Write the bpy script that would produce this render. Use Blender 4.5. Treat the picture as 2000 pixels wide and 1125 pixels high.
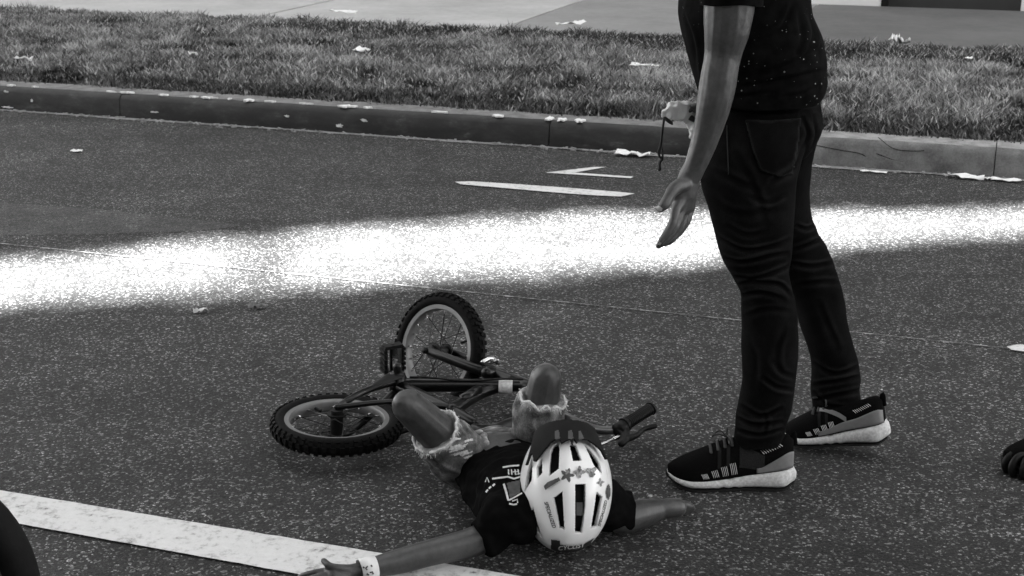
import bpy, bmesh, math, random
import numpy as np
from mathutils import Vector, Matrix, noise
from mathutils.bvhtree import BVHTree

for o in list(bpy.data.objects): bpy.data.objects.remove(o)
scene = bpy.context.scene
C = scene.collection
random.seed(7); rng = np.random.default_rng(7)
R = math.radians

# ------------------------------------------------------------------ camera
CAM_H, PITCH, FPX = 1.42, R(17.1), 2800.0          # eye height, tilt down, focal length in photo pixels (2000 wide)
cam = bpy.data.cameras.new('camera'); cam_o = bpy.data.objects.new('camera', cam); C.objects.link(cam_o)
cam.sensor_width = 36.0; cam.lens = 36.0 * FPX / 2000.0
cam.clip_start = 0.05; cam.clip_end = 500
cam_o.location = (0, 0, CAM_H); cam_o.rotation_euler = (math.pi/2 - PITCH, 0, 0)
cam.dof.use_dof = True; cam.dof.focus_distance = 3.25; cam.dof.aperture_fstop = 16.0
scene.camera = cam_o

# ------------------------------------------------------------------ sky and sun (the photograph is monochrome: the light is neutral)
SUN_AZ, SUN_EL = R(208), R(52)                      # compass bearing of the sun from the camera (0 = straight ahead, 90 = right)
LS = Vector((math.sin(SUN_AZ)*math.cos(SUN_EL), math.cos(SUN_AZ)*math.cos(SUN_EL), math.sin(SUN_EL)))
world = bpy.data.worlds.new('World'); scene.world = world; world.use_nodes = True
wn = world.node_tree; wn.nodes.clear()
sky = wn.nodes.new('ShaderNodeTexSky'); sky.sky_type = 'NISHITA'; sky.sun_disc = False
sky.dust_density = .4; sky.sun_elevation = SUN_EL; sky.sun_rotation = SUN_AZ
bw = wn.nodes.new('ShaderNodeRGBToBW'); bg = wn.nodes.new('ShaderNodeBackground'); wo = wn.nodes.new('ShaderNodeOutputWorld')
bg.inputs['Strength'].default_value = 0.05
wn.links.new(sky.outputs[0], bw.inputs[0]); wn.links.new(bw.outputs[0], bg.inputs[0]); wn.links.new(bg.outputs[0], wo.inputs[0])
sun = bpy.data.lights.new('sun', 'SUN'); sun.energy = 5.0; sun.angle = R(0.53); sun.color = (1, 1, 1)
sun_o = bpy.data.objects.new('sun', sun); C.objects.link(sun_o); sun_o.location = LS*40
sun_o.rotation_euler = (-LS).to_track_quat('-Z', 'Y').to_euler()
vs = scene.view_settings; vs.view_transform = 'Standard'; vs.look = 'None'; vs.gamma = 1; vs.use_curve_mapping = False
vs.exposure = 4.3

# ------------------------------------------------------------------ helpers: geometry
def ray(px, py):
    x = (px-1000)/FPX; y = -(py-562.5)/FPX
    c, s = math.cos(PITCH), math.sin(PITCH)
    return Vector((x, c + y*s, -s + y*c))
CAMP = Vector((0, 0, CAM_H))
def G(px, py, z=0.0):                                # the point of the photograph's sight line that lies at height z
    r = ray(px, py); t = (z-CAM_H)/r.z; return CAMP + r*t
def D(px, py, Y):                                    # ... that lies at distance Y from the camera
    r = ray(px, py); return CAMP + r*(Y/r.y)
def W(s, v, z=0.0):                                  # street coordinates: s along the kerb (to the right), v across it
    return Vector((s*.945 + v*.326, -s*.326 + v*.945, z))
def SV(p): return (p[0]*.945 - p[1]*.326, p[0]*.326 + p[1]*.945)

def spline(pts, n):
    P = np.array(pts, float); m = len(P)
    if m == 2: return P[0] + (P[1]-P[0])*np.linspace(0, 1, n)[:, None]
    d = np.linalg.norm(np.diff(P[:, :min(3, P.shape[1])], axis=0), axis=1)**.5 + 1e-6
    t = np.concatenate([[0], np.cumsum(d)])
    tan = np.zeros_like(P)
    for k in range(m):
        if k == 0: tan[k] = (P[1]-P[0])/(t[1]-t[0])
        elif k == m-1: tan[k] = (P[-1]-P[-2])/(t[-1]-t[-2])
        else:
            a = (P[k]-P[k-1])/(t[k]-t[k-1]); b = (P[k+1]-P[k])/(t[k+1]-t[k])
            w = (t[k]-t[k-1])/(t[k+1]-t[k-1]); tan[k] = a*(1-w) + b*w
    out = []
    for q in np.linspace(0, t[-1], n):
        k = min(max(np.searchsorted(t, q)-1, 0), m-2); h = t[k+1]-t[k]; u = (q-t[k])/h
        h00 = 2*u**3-3*u**2+1; h10 = u**3-2*u**2+u; h01 = -2*u**3+3*u**2; h11 = u**3-u**2
        out.append(h00*P[k] + h10*h*tan[k] + h01*P[k+1] + h11*h*tan[k+1])
    return np.array(out)

class MB:
    def __init__(self): self.v = []; self.f = []
    def add(self, vs, fs):
        o = len(self.v); self.v += [Vector(p) for p in vs]; self.f += [tuple(i+o for i in f) for f in fs]
    def loft(self, rings, cap=True, closed=True):
        n = len(rings[0]); o = len(self.v)
        for r in rings: self.v += [Vector(p) for p in r]
        m = n if closed else n-1
        for i in range(len(rings)-1):
            for j in range(m):
                a = o+i*n+j; b = o+i*n+(j+1) % n
                self.f.append((a, b, b+n, a+n))
        if cap and closed:
            self.f.append(tuple(o+j for j in reversed(range(n))))
            self.f.append(tuple(o+(len(rings)-1)*n+j for j in range(n)))
    def tube(self, pts, rad, n=14, up=None, res=None, round_ends=True, cap=True):
        """pts: list of points, rad: radius or (ra, rb) for each; rb along `up`."""
        rr = [(r, r) if not hasattr(r, '__len__') else r for r in (rad if hasattr(rad, '__len__') else [rad]*len(pts))]
        Q = np.array([list(p)+list(r) for p, r in zip(pts, rr)], float)
        if res: Q = spline(Q, res)
        P = [Vector(q[:3]) for q in Q]; rad2 = [(max(q[3], 1e-4), max(q[4], 1e-4)) for q in Q]
        m = len(P); T = []
        for k in range(m):
            t = P[min(k+1, m-1)] - P[max(k-1, 0)]; T.append(t.normalized() if t.length > 1e-9 else Vector((0, 0, 1)))
        u = Vector(up) if up is not None else (Vector((0, 0, 1)) if abs(T[0].z) < .9 else Vector((1, 0, 0)))
        rings = []; prev = None
        for k in range(m):
            b = (u if (up is not None or prev is None) else prev); b = (b - T[k]*b.dot(T[k]))
            b = b.normalized() if b.length > 1e-6 else Vector((1, 0, 0)); a = T[k].cross(b); prev = b
            rings.append((P[k], a, b, rad2[k], T[k]))
        out = []
        def ring(c, a, b, r, s): return [c + a*(r[0]*s*math.cos(2*math.pi*j/n)) + b*(r[1]*s*math.sin(2*math.pi*j/n)) for j in range(n)]
        if round_ends:
            c, a, b, r, t = rings[0]; rm = min(r)
            for q in (.96, .75, .4): out.append(ring(c - t*(rm*q*.9), a, b, r, math.sqrt(1-q*q)))
        for c, a, b, r, t in rings: out.append(ring(c, a, b, r, 1))
        if round_ends:
            c, a, b, r, t = rings[-1]; rm = min(r)
            for q in (.4, .75, .96): out.append(ring(c + t*(rm*q*.9), a, b, r, math.sqrt(1-q*q)))
        self.loft(out, cap)
    def box(self, c, ax, h):
        """c centre, ax three axes, h half sizes"""
        c = Vector(c); X, Y, Z = [Vector(a).normalized()*k for a, k in zip(ax, h)]
        p = [c+X*i+Y*j+Z*k for i in (-1, 1) for j in (-1, 1) for k in (-1, 1)]
        self.add(p, [(0, 1, 3, 2), (4, 6, 7, 5), (0, 4, 5, 1), (2, 3, 7, 6), (0, 2, 6, 4), (1, 5, 7, 3)])
    def ball(self, c, r, n=14, m=10, ax=None):
        c = Vector(c); ax = [Vector(a).normalized() for a in (ax or ((1, 0, 0), (0, 1, 0), (0, 0, 1)))]
        r = r if hasattr(r, '__len__') else (r, r, r); rings = []
        for i in range(1, m):
            t = math.pi*i/m
            rings.append([c + ax[0]*(r[0]*math.sin(t)*math.cos(2*math.pi*j/n)) + ax[1]*(r[1]*math.sin(t)*math.sin(2*math.pi*j/n)) - ax[2]*(r[2]*math.cos(t)) for j in range(n)])
        self.loft(rings)
    def prism(self, poly, off):
        """flat polygon pushed by the vector off"""
        n = len(poly); off = Vector(off)
        self.add([Vector(p) for p in poly] + [Vector(p)+off for p in poly],
                 [tuple(range(n))[::-1], tuple(range(n, 2*n))] + [(i, (i+1) % n, n+(i+1) % n, n+i) for i in range(n)])
    def mesh(self, name):
        me = bpy.data.meshes.new(name); me.from_pydata([tuple(p) for p in self.v], [], self.f); me.update(); return me

ORIG = {}
def thing(name, label, cat, loc=(0, 0, 0), group=None):
    o = bpy.data.objects.new(name, None); C.objects.link(o); o.location = loc; o.empty_display_size = .05
    o['label'] = label; o['category'] = cat
    if group: o['group'] = group
    ORIG[o.name] = Vector(loc); return o
def tag(o, label=None, cat=None, group=None, kind=None):
    if label: o['label'] = label
    if cat: o['category'] = cat
    if group: o['group'] = group
    if kind: o['kind'] = kind
    return o
def obj(name, mb, mat, parent=None, smooth=True, local=False, base=None, sharp=None):
    """links ONE mesh object. World-space vertices become relative to the root's origin (or `base`)."""
    me = mb.mesh(name) if isinstance(mb, MB) else mb
    bm = bmesh.new(); bm.from_mesh(me); bmesh.ops.recalc_face_normals(bm, faces=bm.faces); bm.to_mesh(me); bm.free()
    o = bpy.data.objects.new(name, me); C.objects.link(o)
    org = Vector((0, 0, 0))
    if parent is not None:
        o.parent = parent; org = ORIG.get(parent.name, Vector((0, 0, 0)))
    elif base is not None:
        org = Vector(base); o.location = org
    ORIG[o.name] = org
    if not local and org.length > 0: me.transform(Matrix.Translation(-org))
    if smooth: me.polygons.foreach_set('use_smooth', [True]*len(me.polygons))
    if sharp and hasattr(me, 'set_sharp_from_angle'): me.set_sharp_from_angle(angle=R(sharp))
    for m in (mat if isinstance(mat, (list, tuple)) else [mat]): me.materials.append(m)
    return o
def fuse(mb, voxel, smooth=2, factor=.5):
    """one continuous skin grown round overlapping closed shapes"""
    me = mb.mesh('tmp'); bm = bmesh.new(); bm.from_mesh(me); bmesh.ops.recalc_face_normals(bm, faces=bm.faces); bm.to_mesh(me); bm.free()
    o = bpy.data.objects.new('tmp', me); C.objects.link(o)
    m = o.modifiers.new('r', 'REMESH'); m.mode = 'VOXEL'; m.voxel_size = voxel
    if smooth: s = o.modifiers.new('s', 'SMOOTH'); s.iterations = smooth; s.factor = factor
    dg = bpy.context.evaluated_depsgraph_get(); dg.update()
    out = bpy.data.meshes.new_from_object(o.evaluated_get(dg)); bpy.data.objects.remove(o); bpy.data.meshes.remove(me); return out
def displace(me, fn):
    """moves each vertex along its normal by fn(co, normal)"""
    n = len(me.vertices); co = np.zeros(n*3); me.vertices.foreach_get('co', co); co = co.reshape(-1, 3)
    no = np.zeros(n*3); me.vertices.foreach_get('normal', no); no = no.reshape(-1, 3)
    d = fn(co, no); co = co + no*d[:, None]; me.vertices.foreach_set('co', co.ravel()); me.update()
def vnoise(co, scale, seed=0):
    return np.array([noise.noise(Vector((p[0]*scale[0]+seed, p[1]*scale[1]-seed, p[2]*scale[2]+2*seed))) for p in co])
def in_poly(x, y, poly):
    c = False; n = len(poly); j = n-1
    for i in range(n):
        xi, yi = poly[i]; xj, yj = poly[j]
        if (yi > y) != (yj > y) and x < (xj-xi)*(y-yi)/(yj-yi+1e-12)+xi: c = not c
        j = i
    return c

# ------------------------------------------------------------------ helpers: materials (all neutral greys, as the photograph is)
def mat(name, v, rough=.7, spec=.5, var=0.0, vscale=20, bump=0.0, bscale=200, metal=0.0, coat=0.0, detail=4, sheen=0.0):
    m = bpy.data.materials.new(name); m.use_nodes = True; nt = m.node_tree; b = nt.nodes['Principled BSDF']
    b.inputs['Base Color'].default_value = (v, v, v, 1); b.inputs['Roughness'].default_value = rough
    b.inputs['Specular IOR Level'].default_value = spec; b.inputs['Metallic'].default_value = metal; b.inputs['Coat Weight'].default_value = coat
    if sheen: b.inputs['Sheen Weight'].default_value = sheen
    if var or bump:
        g = nt.nodes.new('ShaderNodeNewGeometry')
    if var:
        n = nt.nodes.new('ShaderNodeTexNoise'); n.inputs['Scale'].default_value = vscale; n.inputs['Detail'].default_value = detail
        r = nt.nodes.new('ShaderNodeMapRange'); r.inputs['From Min'].default_value = .3; r.inputs['From Max'].default_value = .7
        r.inputs['To Min'].default_value = v*(1-var); r.inputs['To Max'].default_value = v*(1+var)
        nt.links.new(g.outputs['Position'], n.inputs['Vector']); nt.links.new(n.outputs['Fac'], r.inputs['Value']); nt.links.new(r.outputs[0], b.inputs['Base Color'])
    if bump:
        n2 = nt.nodes.new('ShaderNodeTexNoise'); n2.inputs['Scale'].default_value = bscale; n2.inputs['Detail'].default_value = 3
        bp = nt.nodes.new('ShaderNodeBump'); bp.inputs['Strength'].default_value = bump; bp.inputs['Distance'].default_value = .002
        nt.links.new(g.outputs['Position'], n2.inputs['Vector']); nt.links.new(n2.outputs['Fac'], bp.inputs['Height']); nt.links.new(bp.outputs[0], b.inputs['Normal'])
    return m
class NT:
    """small node-graph writer"""
    def __init__(self, name):
        self.m = bpy.data.materials.new(name); self.m.use_nodes = True; self.t = self.m.node_tree; self.b = self.t.nodes['Principled BSDF']
        self.pos = self.t.nodes.new('ShaderNodeNewGeometry').outputs['Position']
    def link(self, a, b): self.t.links.new(a, b)
    def mapping(self, scale, rot=(0, 0, 0)):
        n = self.t.nodes.new('ShaderNodeMapping'); n.inputs['Scale'].default_value = scale; n.inputs['Rotation'].default_value = rot
        self.link(self.pos, n.inputs['Vector']); return n.outputs[0]
    def noise(self, scale, detail=3, rough=.5, vec=None, dist=0):
        n = self.t.nodes.new('ShaderNodeTexNoise'); n.inputs['Scale'].default_value = scale; n.inputs['Detail'].default_value = detail
        n.inputs['Roughness'].default_value = rough; n.inputs['Distortion'].default_value = dist; self.link(vec or self.pos, n.inputs['Vector']); return n.outputs['Fac']
    def voronoi(self, scale, out='Color', feature='F1', vec=None, rand=1):
        n = self.t.nodes.new('ShaderNodeTexVoronoi'); n.feature = feature; n.inputs['Scale'].default_value = scale; n.inputs['Randomness'].default_value = rand
        self.link(vec or self.pos, n.inputs['Vector']); return n.outputs[out]
    def bwv(self, c):
        n = self.t.nodes.new('ShaderNodeSeparateColor'); self.link(c, n.inputs[0]); return n.outputs[0]
    def ramp(self, f, stops, interp='LINEAR'):
        n = self.t.nodes.new('ShaderNodeValToRGB'); n.color_ramp.interpolation = interp; e = n.color_ramp.elements
        while len(e) < len(stops): e.new(.5)
        for k, (p, v) in enumerate(stops): e[k].position = p; e[k].color = (v, v, v, 1)
        self.link(f, n.inputs[0]); return n.outputs[0]
    def math(self, op, a, b=None, clamp=False):
        n = self.t.nodes.new('ShaderNodeMath'); n.operation = op; n.use_clamp = clamp
        for i, x in enumerate((a, b)):
            if x is None: continue
            if isinstance(x, (int, float)): n.inputs[i].default_value = x
            else: self.link(x, n.inputs[i])
        return n.outputs[0]
    def bump(self, h, strength, dist):
        n = self.t.nodes.new('ShaderNodeBump'); n.inputs['Strength'].default_value = strength; n.inputs['Distance'].default_value = dist
        self.link(h, n.inputs['Height']); self.link(n.outputs[0], self.b.inputs['Normal'])
    def color(self, c): self.link(c, self.b.inputs['Base Color'])
    def rough(self, r): self.b.inputs['Roughness'].default_value = r

def asphalt(name, lo, mid, stone, thr):
    a = NT(name)
    nz = a.t.nodes.new('ShaderNodeTexNoise'); nz.inputs['Scale'].default_value = 130; nz.inputs['Detail'].default_value = 2; a.link(a.pos, nz.inputs['Vector'])
    vm = a.t.nodes.new('ShaderNodeVectorMath'); vm.operation = 'MULTIPLY_ADD'; a.link(nz.outputs['Color'], vm.inputs[0]); vm.inputs[1].default_value = (.006, .006, .0); a.link(a.pos, vm.inputs[2]); wp = vm.outputs[0]
    cell = a.bwv(a.voronoi(180, vec=wp)); cell2 = a.bwv(a.voronoi(400, vec=wp)); dist = a.voronoi(180, 'Distance', vec=wp)
    base = a.ramp(cell, [(0, lo), (.5, mid), (thr, mid*1.35), (thr+.06, stone), (1, stone*1.4)])
    fine = a.ramp(cell2, [(0, .75), (.78, 1.05), (.88, 1.8), (1, 3.4)])
    pit_shade = a.ramp(a.noise(60, 4, .65), [(.35, .08), (.43, 1)])  # shade inside small hollows, put into the colour
    med = a.ramp(a.noise(9, 5, .7), [(.3, .62), (.5, 1), (.72, 1.35)])
    pale = a.ramp(a.noise(.9, 5, .6), [(.3, .8), (.7, 1.22)])
    coarse = a.ramp(a.noise(2.3, 6, .7), [(.3, .72), (.7, 1.25)])
    streak = a.ramp(a.noise(1.0, 4, .6, a.mapping((.25, 3.2, 1), (0, 0, R(19)))), [(.3, .74), (.7, 1.2)])
    v = base
    for q in (fine, pit_shade, med, coarse, pale, streak): v = a.math('MULTIPLY', v, q)
    a.color(v); a.rough(.75); a.b.inputs['Specular IOR Level'].default_value = .35
    h = a.math('ADD', a.math('MULTIPLY', cell, .5), a.math('MULTIPLY', a.noise(75, 3, .6), 1.6))
    h = a.math('SUBTRACT', h, a.math('MULTIPLY', dist, .6))
    a.bump(h, .6, .003); return a.m
M = {}
M['asphalt'] = asphalt('asphalt', .0165, .022, .13, .82)
M['asphalt_fine'] = asphalt('asphalt_fine', .035, .055, .10, .88)
def paint():
    a = NT('road_paint'); w = a.noise(60, 5, .65); w2 = a.noise(9, 4, .6)
    f = a.math('ADD', a.math('MULTIPLY', w, .7), a.math('MULTIPLY', w2, .4))
    a.color(a.ramp(f, [(.36, .10), (.43, .42), (.52, .62), (.75, .70)])); a.rough(.7)
    a.bump(a.noise(90, 4, .6), .6, .003); return a.m
M['paint'] = paint()
def thin_paint():
    a = NT('worn_paint'); f = a.noise(35, 5, .7)
    a.color(a.ramp(f, [(.46, .05), (.56, .32), (.75, .5)])); return a.m
M['worn_paint'] = thin_paint()
def concrete(name, lo, hi, sc=3):
    a = NT(name); f = a.math('ADD', a.math('MULTIPLY', a.noise(sc, 6, .65), .7), a.math('MULTIPLY', a.noise(sc*14, 4, .6), .3))
    a.color(a.ramp(f, [(.3, lo), (.7, hi)])); a.rough(.85); a.bump(a.noise(120, 3, .6), .35, .003); return a.m
M['pavement_lit_tone'] = concrete('pale_concrete', .30, .48, 1.4)  # pavement tones stand in for a fade from sun to shade
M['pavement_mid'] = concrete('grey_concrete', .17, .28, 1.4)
M['pavement'] = concrete('shade_tone_concrete', .08, .15, 1.4)
M['gutter'] = concrete('gutter_concrete', .10, .42, 14)
M['kerb_grey'] = concrete('kerb_concrete', .045, .21, 9)
def kerbpaint():
    a = NT('kerb_dark_paint'); f = a.noise(6, 6, .7, a.mapping((1, 1, 2.4)))
    c = a.ramp(f, [(.34, .004), (.5, .010), (.62, .026), (.76, .10)])
    a.color(c); a.rough(.55); a.bump(a.noise(40, 5, .65), .5, .004); return a.m
M['kerb_paint'] = kerbpaint()
M['kerb_top'] = concrete('kerb_worn_top', .07, .26, 14)
M['chip'] = concrete('bare_kerb_concrete', .6, .85, 30)
M['soil'] = mat('soil', .03, .95, .2, .5, 20)
def grassm():
    a = NT('grass_blade'); at = a.t.nodes.new('ShaderNodeAttribute'); at.attribute_name = 'tone'
    a.link(at.outputs['Color'], a.b.inputs['Base Color']); a.rough(.55)
    tr = a.t.nodes.new('ShaderNodeBsdfTranslucent'); a.link(at.outputs['Color'], tr.inputs[0])
    mx = a.t.nodes.new('ShaderNodeMixShader'); mx.inputs[0].default_value = .25
    o = a.t.nodes['Material Output']; a.link(a.b.outputs[0], mx.inputs[1]); a.link(tr.outputs[0], mx.inputs[2]); a.link(mx.outputs[0], o.inputs[0]); return a.m
M['grass'] = grassm()
M['leaf'] = mat('tree_leaf', .07, .6, .4, .3, 3)
M['bark'] = mat('bark', .08, .9, .2, .4, 12, .8, 40)
M['wall'] = mat('white_render', .72, .85, .3, .06, 4, .2, 60)
M['sky_block'] = mat('sky_block_dark', .035, .7, .3, .2, 2)
M['block'] = mat('dull_brick', .14, .9, .2, .2, 3)
M['dark_panel'] = mat('dark_door', .035, .5, .5, .15, 5)
M['paper'] = mat('white_paper', .8, .7, .4, .05, 60)
M['paper_dirty'] = mat('dirty_paper', .5, .8, .3, .3, 50)
M['dry_leaf'] = mat('dry_leaf', .16, .8, .3, .4, 60)
M['tyre'] = mat('tyre_rubber', .0045, .8, .15, .3, 60, .2, 300)
M['rim'] = mat('rim_alloy', .2, .45, .5, .1, 30, metal=.35)
M['black_paint'] = mat('gloss_black_frame', .004, .3, .3, coat=.08)
M['black_plastic'] = mat('black_plastic', .005, .5, .25, .2, 90, .15, 400)
M['steel'] = mat('bright_steel', .55, .25, .5, metal=1)
M['bar_steel'] = mat('handlebar_grey', .12, .3, .5, metal=.7)
M['sticker'] = mat('sticker_white', .6, .5, .5, .25, 120)
def skin(name, v):
    a = NT(name); f = a.math('ADD', a.math('MULTIPLY', a.noise(9, 4, .6), .6), a.math('MULTIPLY', a.noise(70, 3, .6), .4))
    f = a.math('ADD', a.math('MULTIPLY', f, .75), a.math('MULTIPLY', a.noise(28, 5, .7), .25)); a.color(a.ramp(f, [(.36, v*.45), (.52, v), (.66, v*1.5)])); a.rough(.42); a.b.inputs['Specular IOR Level'].default_value = .5
    a.b.inputs['Subsurface Weight'].default_value = .08; a.b.inputs['Subsurface Radius'].default_value = (.004, .004, .004)
    a.bump(a.noise(260, 5, .7), .4, .0014); return a.m
M['skin_man'] = skin('skin_man', .056)
M['skin_child'] = skin('skin_child', .045)
M['nail'] = mat('nail', .34, .3, .5)
M['hair'] = mat('hair', .01, .6, .4, bump=.8, bscale=300)
def denim(name, v, hi, sc):
    a = NT(name); f = a.noise(sc, 5, .65); w = a.noise(1.0, 2, .5, a.mapping((900, 900, 250)))
    c = a.math('MULTIPLY', a.ramp(f, [(.3, v), (.72, hi)]), a.ramp(w, [(.3, .65), (.7, 1.4)]))
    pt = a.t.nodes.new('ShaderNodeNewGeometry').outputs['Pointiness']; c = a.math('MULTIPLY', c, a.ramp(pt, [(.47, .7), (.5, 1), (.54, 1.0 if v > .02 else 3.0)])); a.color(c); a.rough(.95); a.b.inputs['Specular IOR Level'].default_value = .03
    a.bump(w, .3, .0012); return a.m
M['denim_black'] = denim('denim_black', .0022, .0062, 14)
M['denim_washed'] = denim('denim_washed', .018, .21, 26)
M['seam'] = mat('seam_thread', .014, .8, .2)
M['fray'] = mat('frayed_cotton', .62, .9, .2, .25, 160)
def speckled():
    a = NT('speckled_cotton'); d = a.voronoi(120, 'Distance'); c = a.bwv(a.voronoi(120))
    dot = a.math('LESS_THAN', d, a.math('MULTIPLY', a.math('SUBTRACT', c, .74), 1.0))
    dot = a.math('MULTIPLY', dot, a.ramp(a.noise(7, 3, .6), [(.36, .1), (.6, 1)]))
    base = a.ramp(a.noise(40, 4, .6), [(.3, .0025), (.7, .007)])
    a.color(a.math('ADD', base, a.math('MULTIPLY', dot, .4))); a.rough(.95); a.b.inputs['Specular IOR Level'].default_value = .03
    a.bump(a.noise(600, 2, .5), .2, .001); return a.m
M['shirt_man'] = speckled()
M['shirt_child'] = mat('black_cotton', .0035, .95, .03, .35, 60, .25, 500)
M['print_white'] = mat('print_white', .55, .7, .3, .2, 120)
M['print_grey'] = mat('print_grey', .06, .7, .3, .2, 90)
M['helmet'] = mat('helmet_white', .78, .28, .5, .03, 25, coat=.3)
M['visor'] = mat('visor_dark', .012, .8, .1, .15, 40)
M['rib'] = mat('visor_rib', .045, .6)
M['foam'] = mat('helmet_foam', .008, .8, .2)
M['ink'] = mat('black_ink', .02, .5, .4)
M['sticker_dark'] = mat('sticker_dark', .06, .5, .5, .5, 160)
M['sticker_mid'] = mat('sticker_mid', .2, .5, .5, .7, 190)
M['knit'] = mat('black_knit', .004, .9, .05, .3, 300, .5, 700)
M['foamsole'] = mat('white_foam_sole', .55, .6, .4, .22, 160, .4, 350)
M['rubber'] = mat('black_rubber', .01, .7, .3)
M['shoe_grey'] = mat('grey_overlay', .17, .5, .4, .08, 100)
M['overlay'] = mat('dark_ribbed_overlay', .013, .8, .2, .5, 420, .6, 500)
M['thread'] = mat('white_thread', .6, .8, .2)
M['band'] = mat('wristband', .7, .5, .4, .05, 60)
M['cord'] = mat('dark_cord', .04, .7, .3)
def plastic():
    a = NT('clear_plastic'); a.b.inputs['Base Color'].default_value = (.93, .93, .93, 1); a.rough(.2)
    tp = a.t.nodes.new('ShaderNodeBsdfTransparent'); tl = a.t.nodes.new('ShaderNodeBsdfTranslucent'); tl.inputs[0].default_value = (.8, .8, .8, 1)
    m1 = a.t.nodes.new('ShaderNodeMixShader'); m1.inputs[0].default_value = .3; m2 = a.t.nodes.new('ShaderNodeMixShader'); m2.inputs[0].default_value = .04
    a.link(a.b.outputs[0], m1.inputs[1]); a.link(tl.outputs[0], m1.inputs[2]); a.link(m1.outputs[0], m2.inputs[1]); a.link(tp.outputs[0], m2.inputs[2])
    a.link(m2.outputs[0], a.t.nodes['Material Output'].inputs[0]); return a.m
M['plastic'] = plastic()

# ================================================================== THE SETTING
KERB_V, KERB_W, KERB_H = 6.66, .19, .13
def sheet(name, poly, z, m, kind=None):
    mb = MB(); mb.add([(p[0], p[1], z) for p in poly], [tuple(range(len(poly)))]); return tag(obj(name, mb, m, smooth=False), kind=kind)
def rect(s0, s1, v0, v1): return [W(s0, v0), W(s1, v0), W(s1, v1), W(s0, v1)]
sheet('ground', [(-150, -150), (150, -150), (150, 150), (-150, 150)], -.03, M['asphalt_fine'], 'structure')
road = sheet('road', rect(-60, 60, -14, KERB_V+.02), 0, M['asphalt'], 'structure')
# smoother repair patch on the left of the road
PZ = .0012
pp = [G(x, y) for x, y in ((-300, 372), (0, 396), (180, 408), (330, 424), (430, 435), (470, 442), (380, 452), (180, 458), (0, 460), (-300, 452))]
sheet('road_patch', pp, PZ, M['asphalt_fine'], 'structure')
# gutter strip: narrow, ragged pale line along the kerb foot
mb = MB(); n = 150; inn = []; out = []
for k in range(n):
    s = -12 + 20*k/(n-1); w = .035 + .028*noise.noise(Vector((s*2.1, 3, 0))) + .012*noise.noise(Vector((s*11, 8, 0)))
    inn.append(W(s, KERB_V-w, .004)); out.append(W(s, KERB_V+.01, .004))
mb.loft([inn, out], False, False); tag(obj('gutter', mb, M['gutter'], smooth=False), kind='structure')

# kerb: cast sections with open joints, dark painted on the left, bare and cracked on the right
kerb = bpy.data.objects.new('kerb', None); C.objects.link(kerb); kerb['kind'] = 'structure'; ORIG['kerb'] = Vector()
def kerb_s(px): return SV(G(px, 280 + .062*(px-1000)))[0]
cuts = [-14.0, -11, kerb_s(-760), kerb_s(228), kerb_s(1076), kerb_s(1490), kerb_s(1941), kerb_s(2600), 7, 10]
prof = [(0, -.02), (.004, .03), (.012, KERB_H-.03), (.022, KERB_H-.012), (.045, KERB_H), (KERB_W, KERB_H+.004), (KERB_W, -.02)]
for i in range(len(cuts)-1):
    a, b = cuts[i]+.0022, cuts[i+1]-.0022; mb = MB(); rings = []; m_ = max(2, int((b-a)/.06))
    for k in range(m_+1):
        s = a + (b-a)*k/m_; r = []
        for q, (v, z) in enumerate(prof):
            j = .004*noise.noise(Vector((s*6, q*2.3, i))) + .002*noise.noise(Vector((s*25, q*1.3, i)))
            r.append(W(s, KERB_V+v-(j if 0 < q < 5 else 0), z + (j if q in (3, 4, 5) else 0)))
        rings.append(r)
    mb.loft(rings)
    grey = a > kerb_s(1480)
    ks = obj('kerb_section', mb, [M['kerb_grey'] if grey else M['kerb_paint'], M['kerb_top'] if not grey else M['gutter']], kerb, sharp=50)
    for p in ks.data.polygons:
        if p.center.z > KERB_H-.003: p.material_index = 1
# chips where the dark paint has come off the kerb
def chip(px, py, w, h, seed):
    s0, _ = SV(G(px, 280+.062*(px-1000)))
    r = ray(px, py); c = None
    # hit the kerb's front face or its top
    vv = KERB_V+.006; t = (vv - .0)/(r.x*.326 + r.y*.945); c = CAMP + r*t
    top = c.z > KERB_H-.012
    rr = random.Random(seed); pts = []; n = 16
    for k in range(n):
        a_ = 2*math.pi*k/n; q = .4 + 1.0*rr.random()
        pts.append((math.cos(a_)*w*q, math.sin(a_)*h*q))
    poly = []
    for (dx, dz) in pts:
        p = c + W(dx, 0, dz)
        if top: p = W(SV(c)[0]+dx, KERB_V+.05+dz*2.2, KERB_H+.0075)
        elif p.z > KERB_H-.016: p.z = KERB_H-.016
        if not top: p = W(SV(p)[0], KERB_V + .002 + .09*max(p.z, 0)*1.0 - .004, p.z)
        poly.append(p)
    mb = MB(); mb.prism(poly, W(0, .006, -.006) if not top else (0, 0, -.008)); obj('paint_chip', mb, M['chip'], kerb, smooth=False)
CHIPS = [(12, 162, .035, .012), (58, 164, .03, .007), (10, 178, .02, .008), (62, 195, .012, .012), (208, 173, .045, .009), (240, 176, .06, .012), (310, 181, .04, .012),
         (370, 184, .05, .010), (398, 187, .07, .014), (440, 192, .02, .010), (478, 193, .055, .016), (520, 191, .05, .006), (590, 196, .06, .006), (664, 207, .05, .026), (680, 203, .05, .012),
         (712, 203, .03, .012), (710, 234, .03, .012), (850, 212, .07, .008), (966, 220, .05, .018), (1066, 232, .035, .036), (1092, 229, .035, .022),
         (1127, 235, .045, .028), (15, 208, .05, .008), (300, 218, .04, .008), (663, 244, .03, .012), (560, 226, .02, .008)]
for k, (x, y, w, h) in enumerate(CHIPS): chip(x, y, w*.62, h*.62, k)
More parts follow.
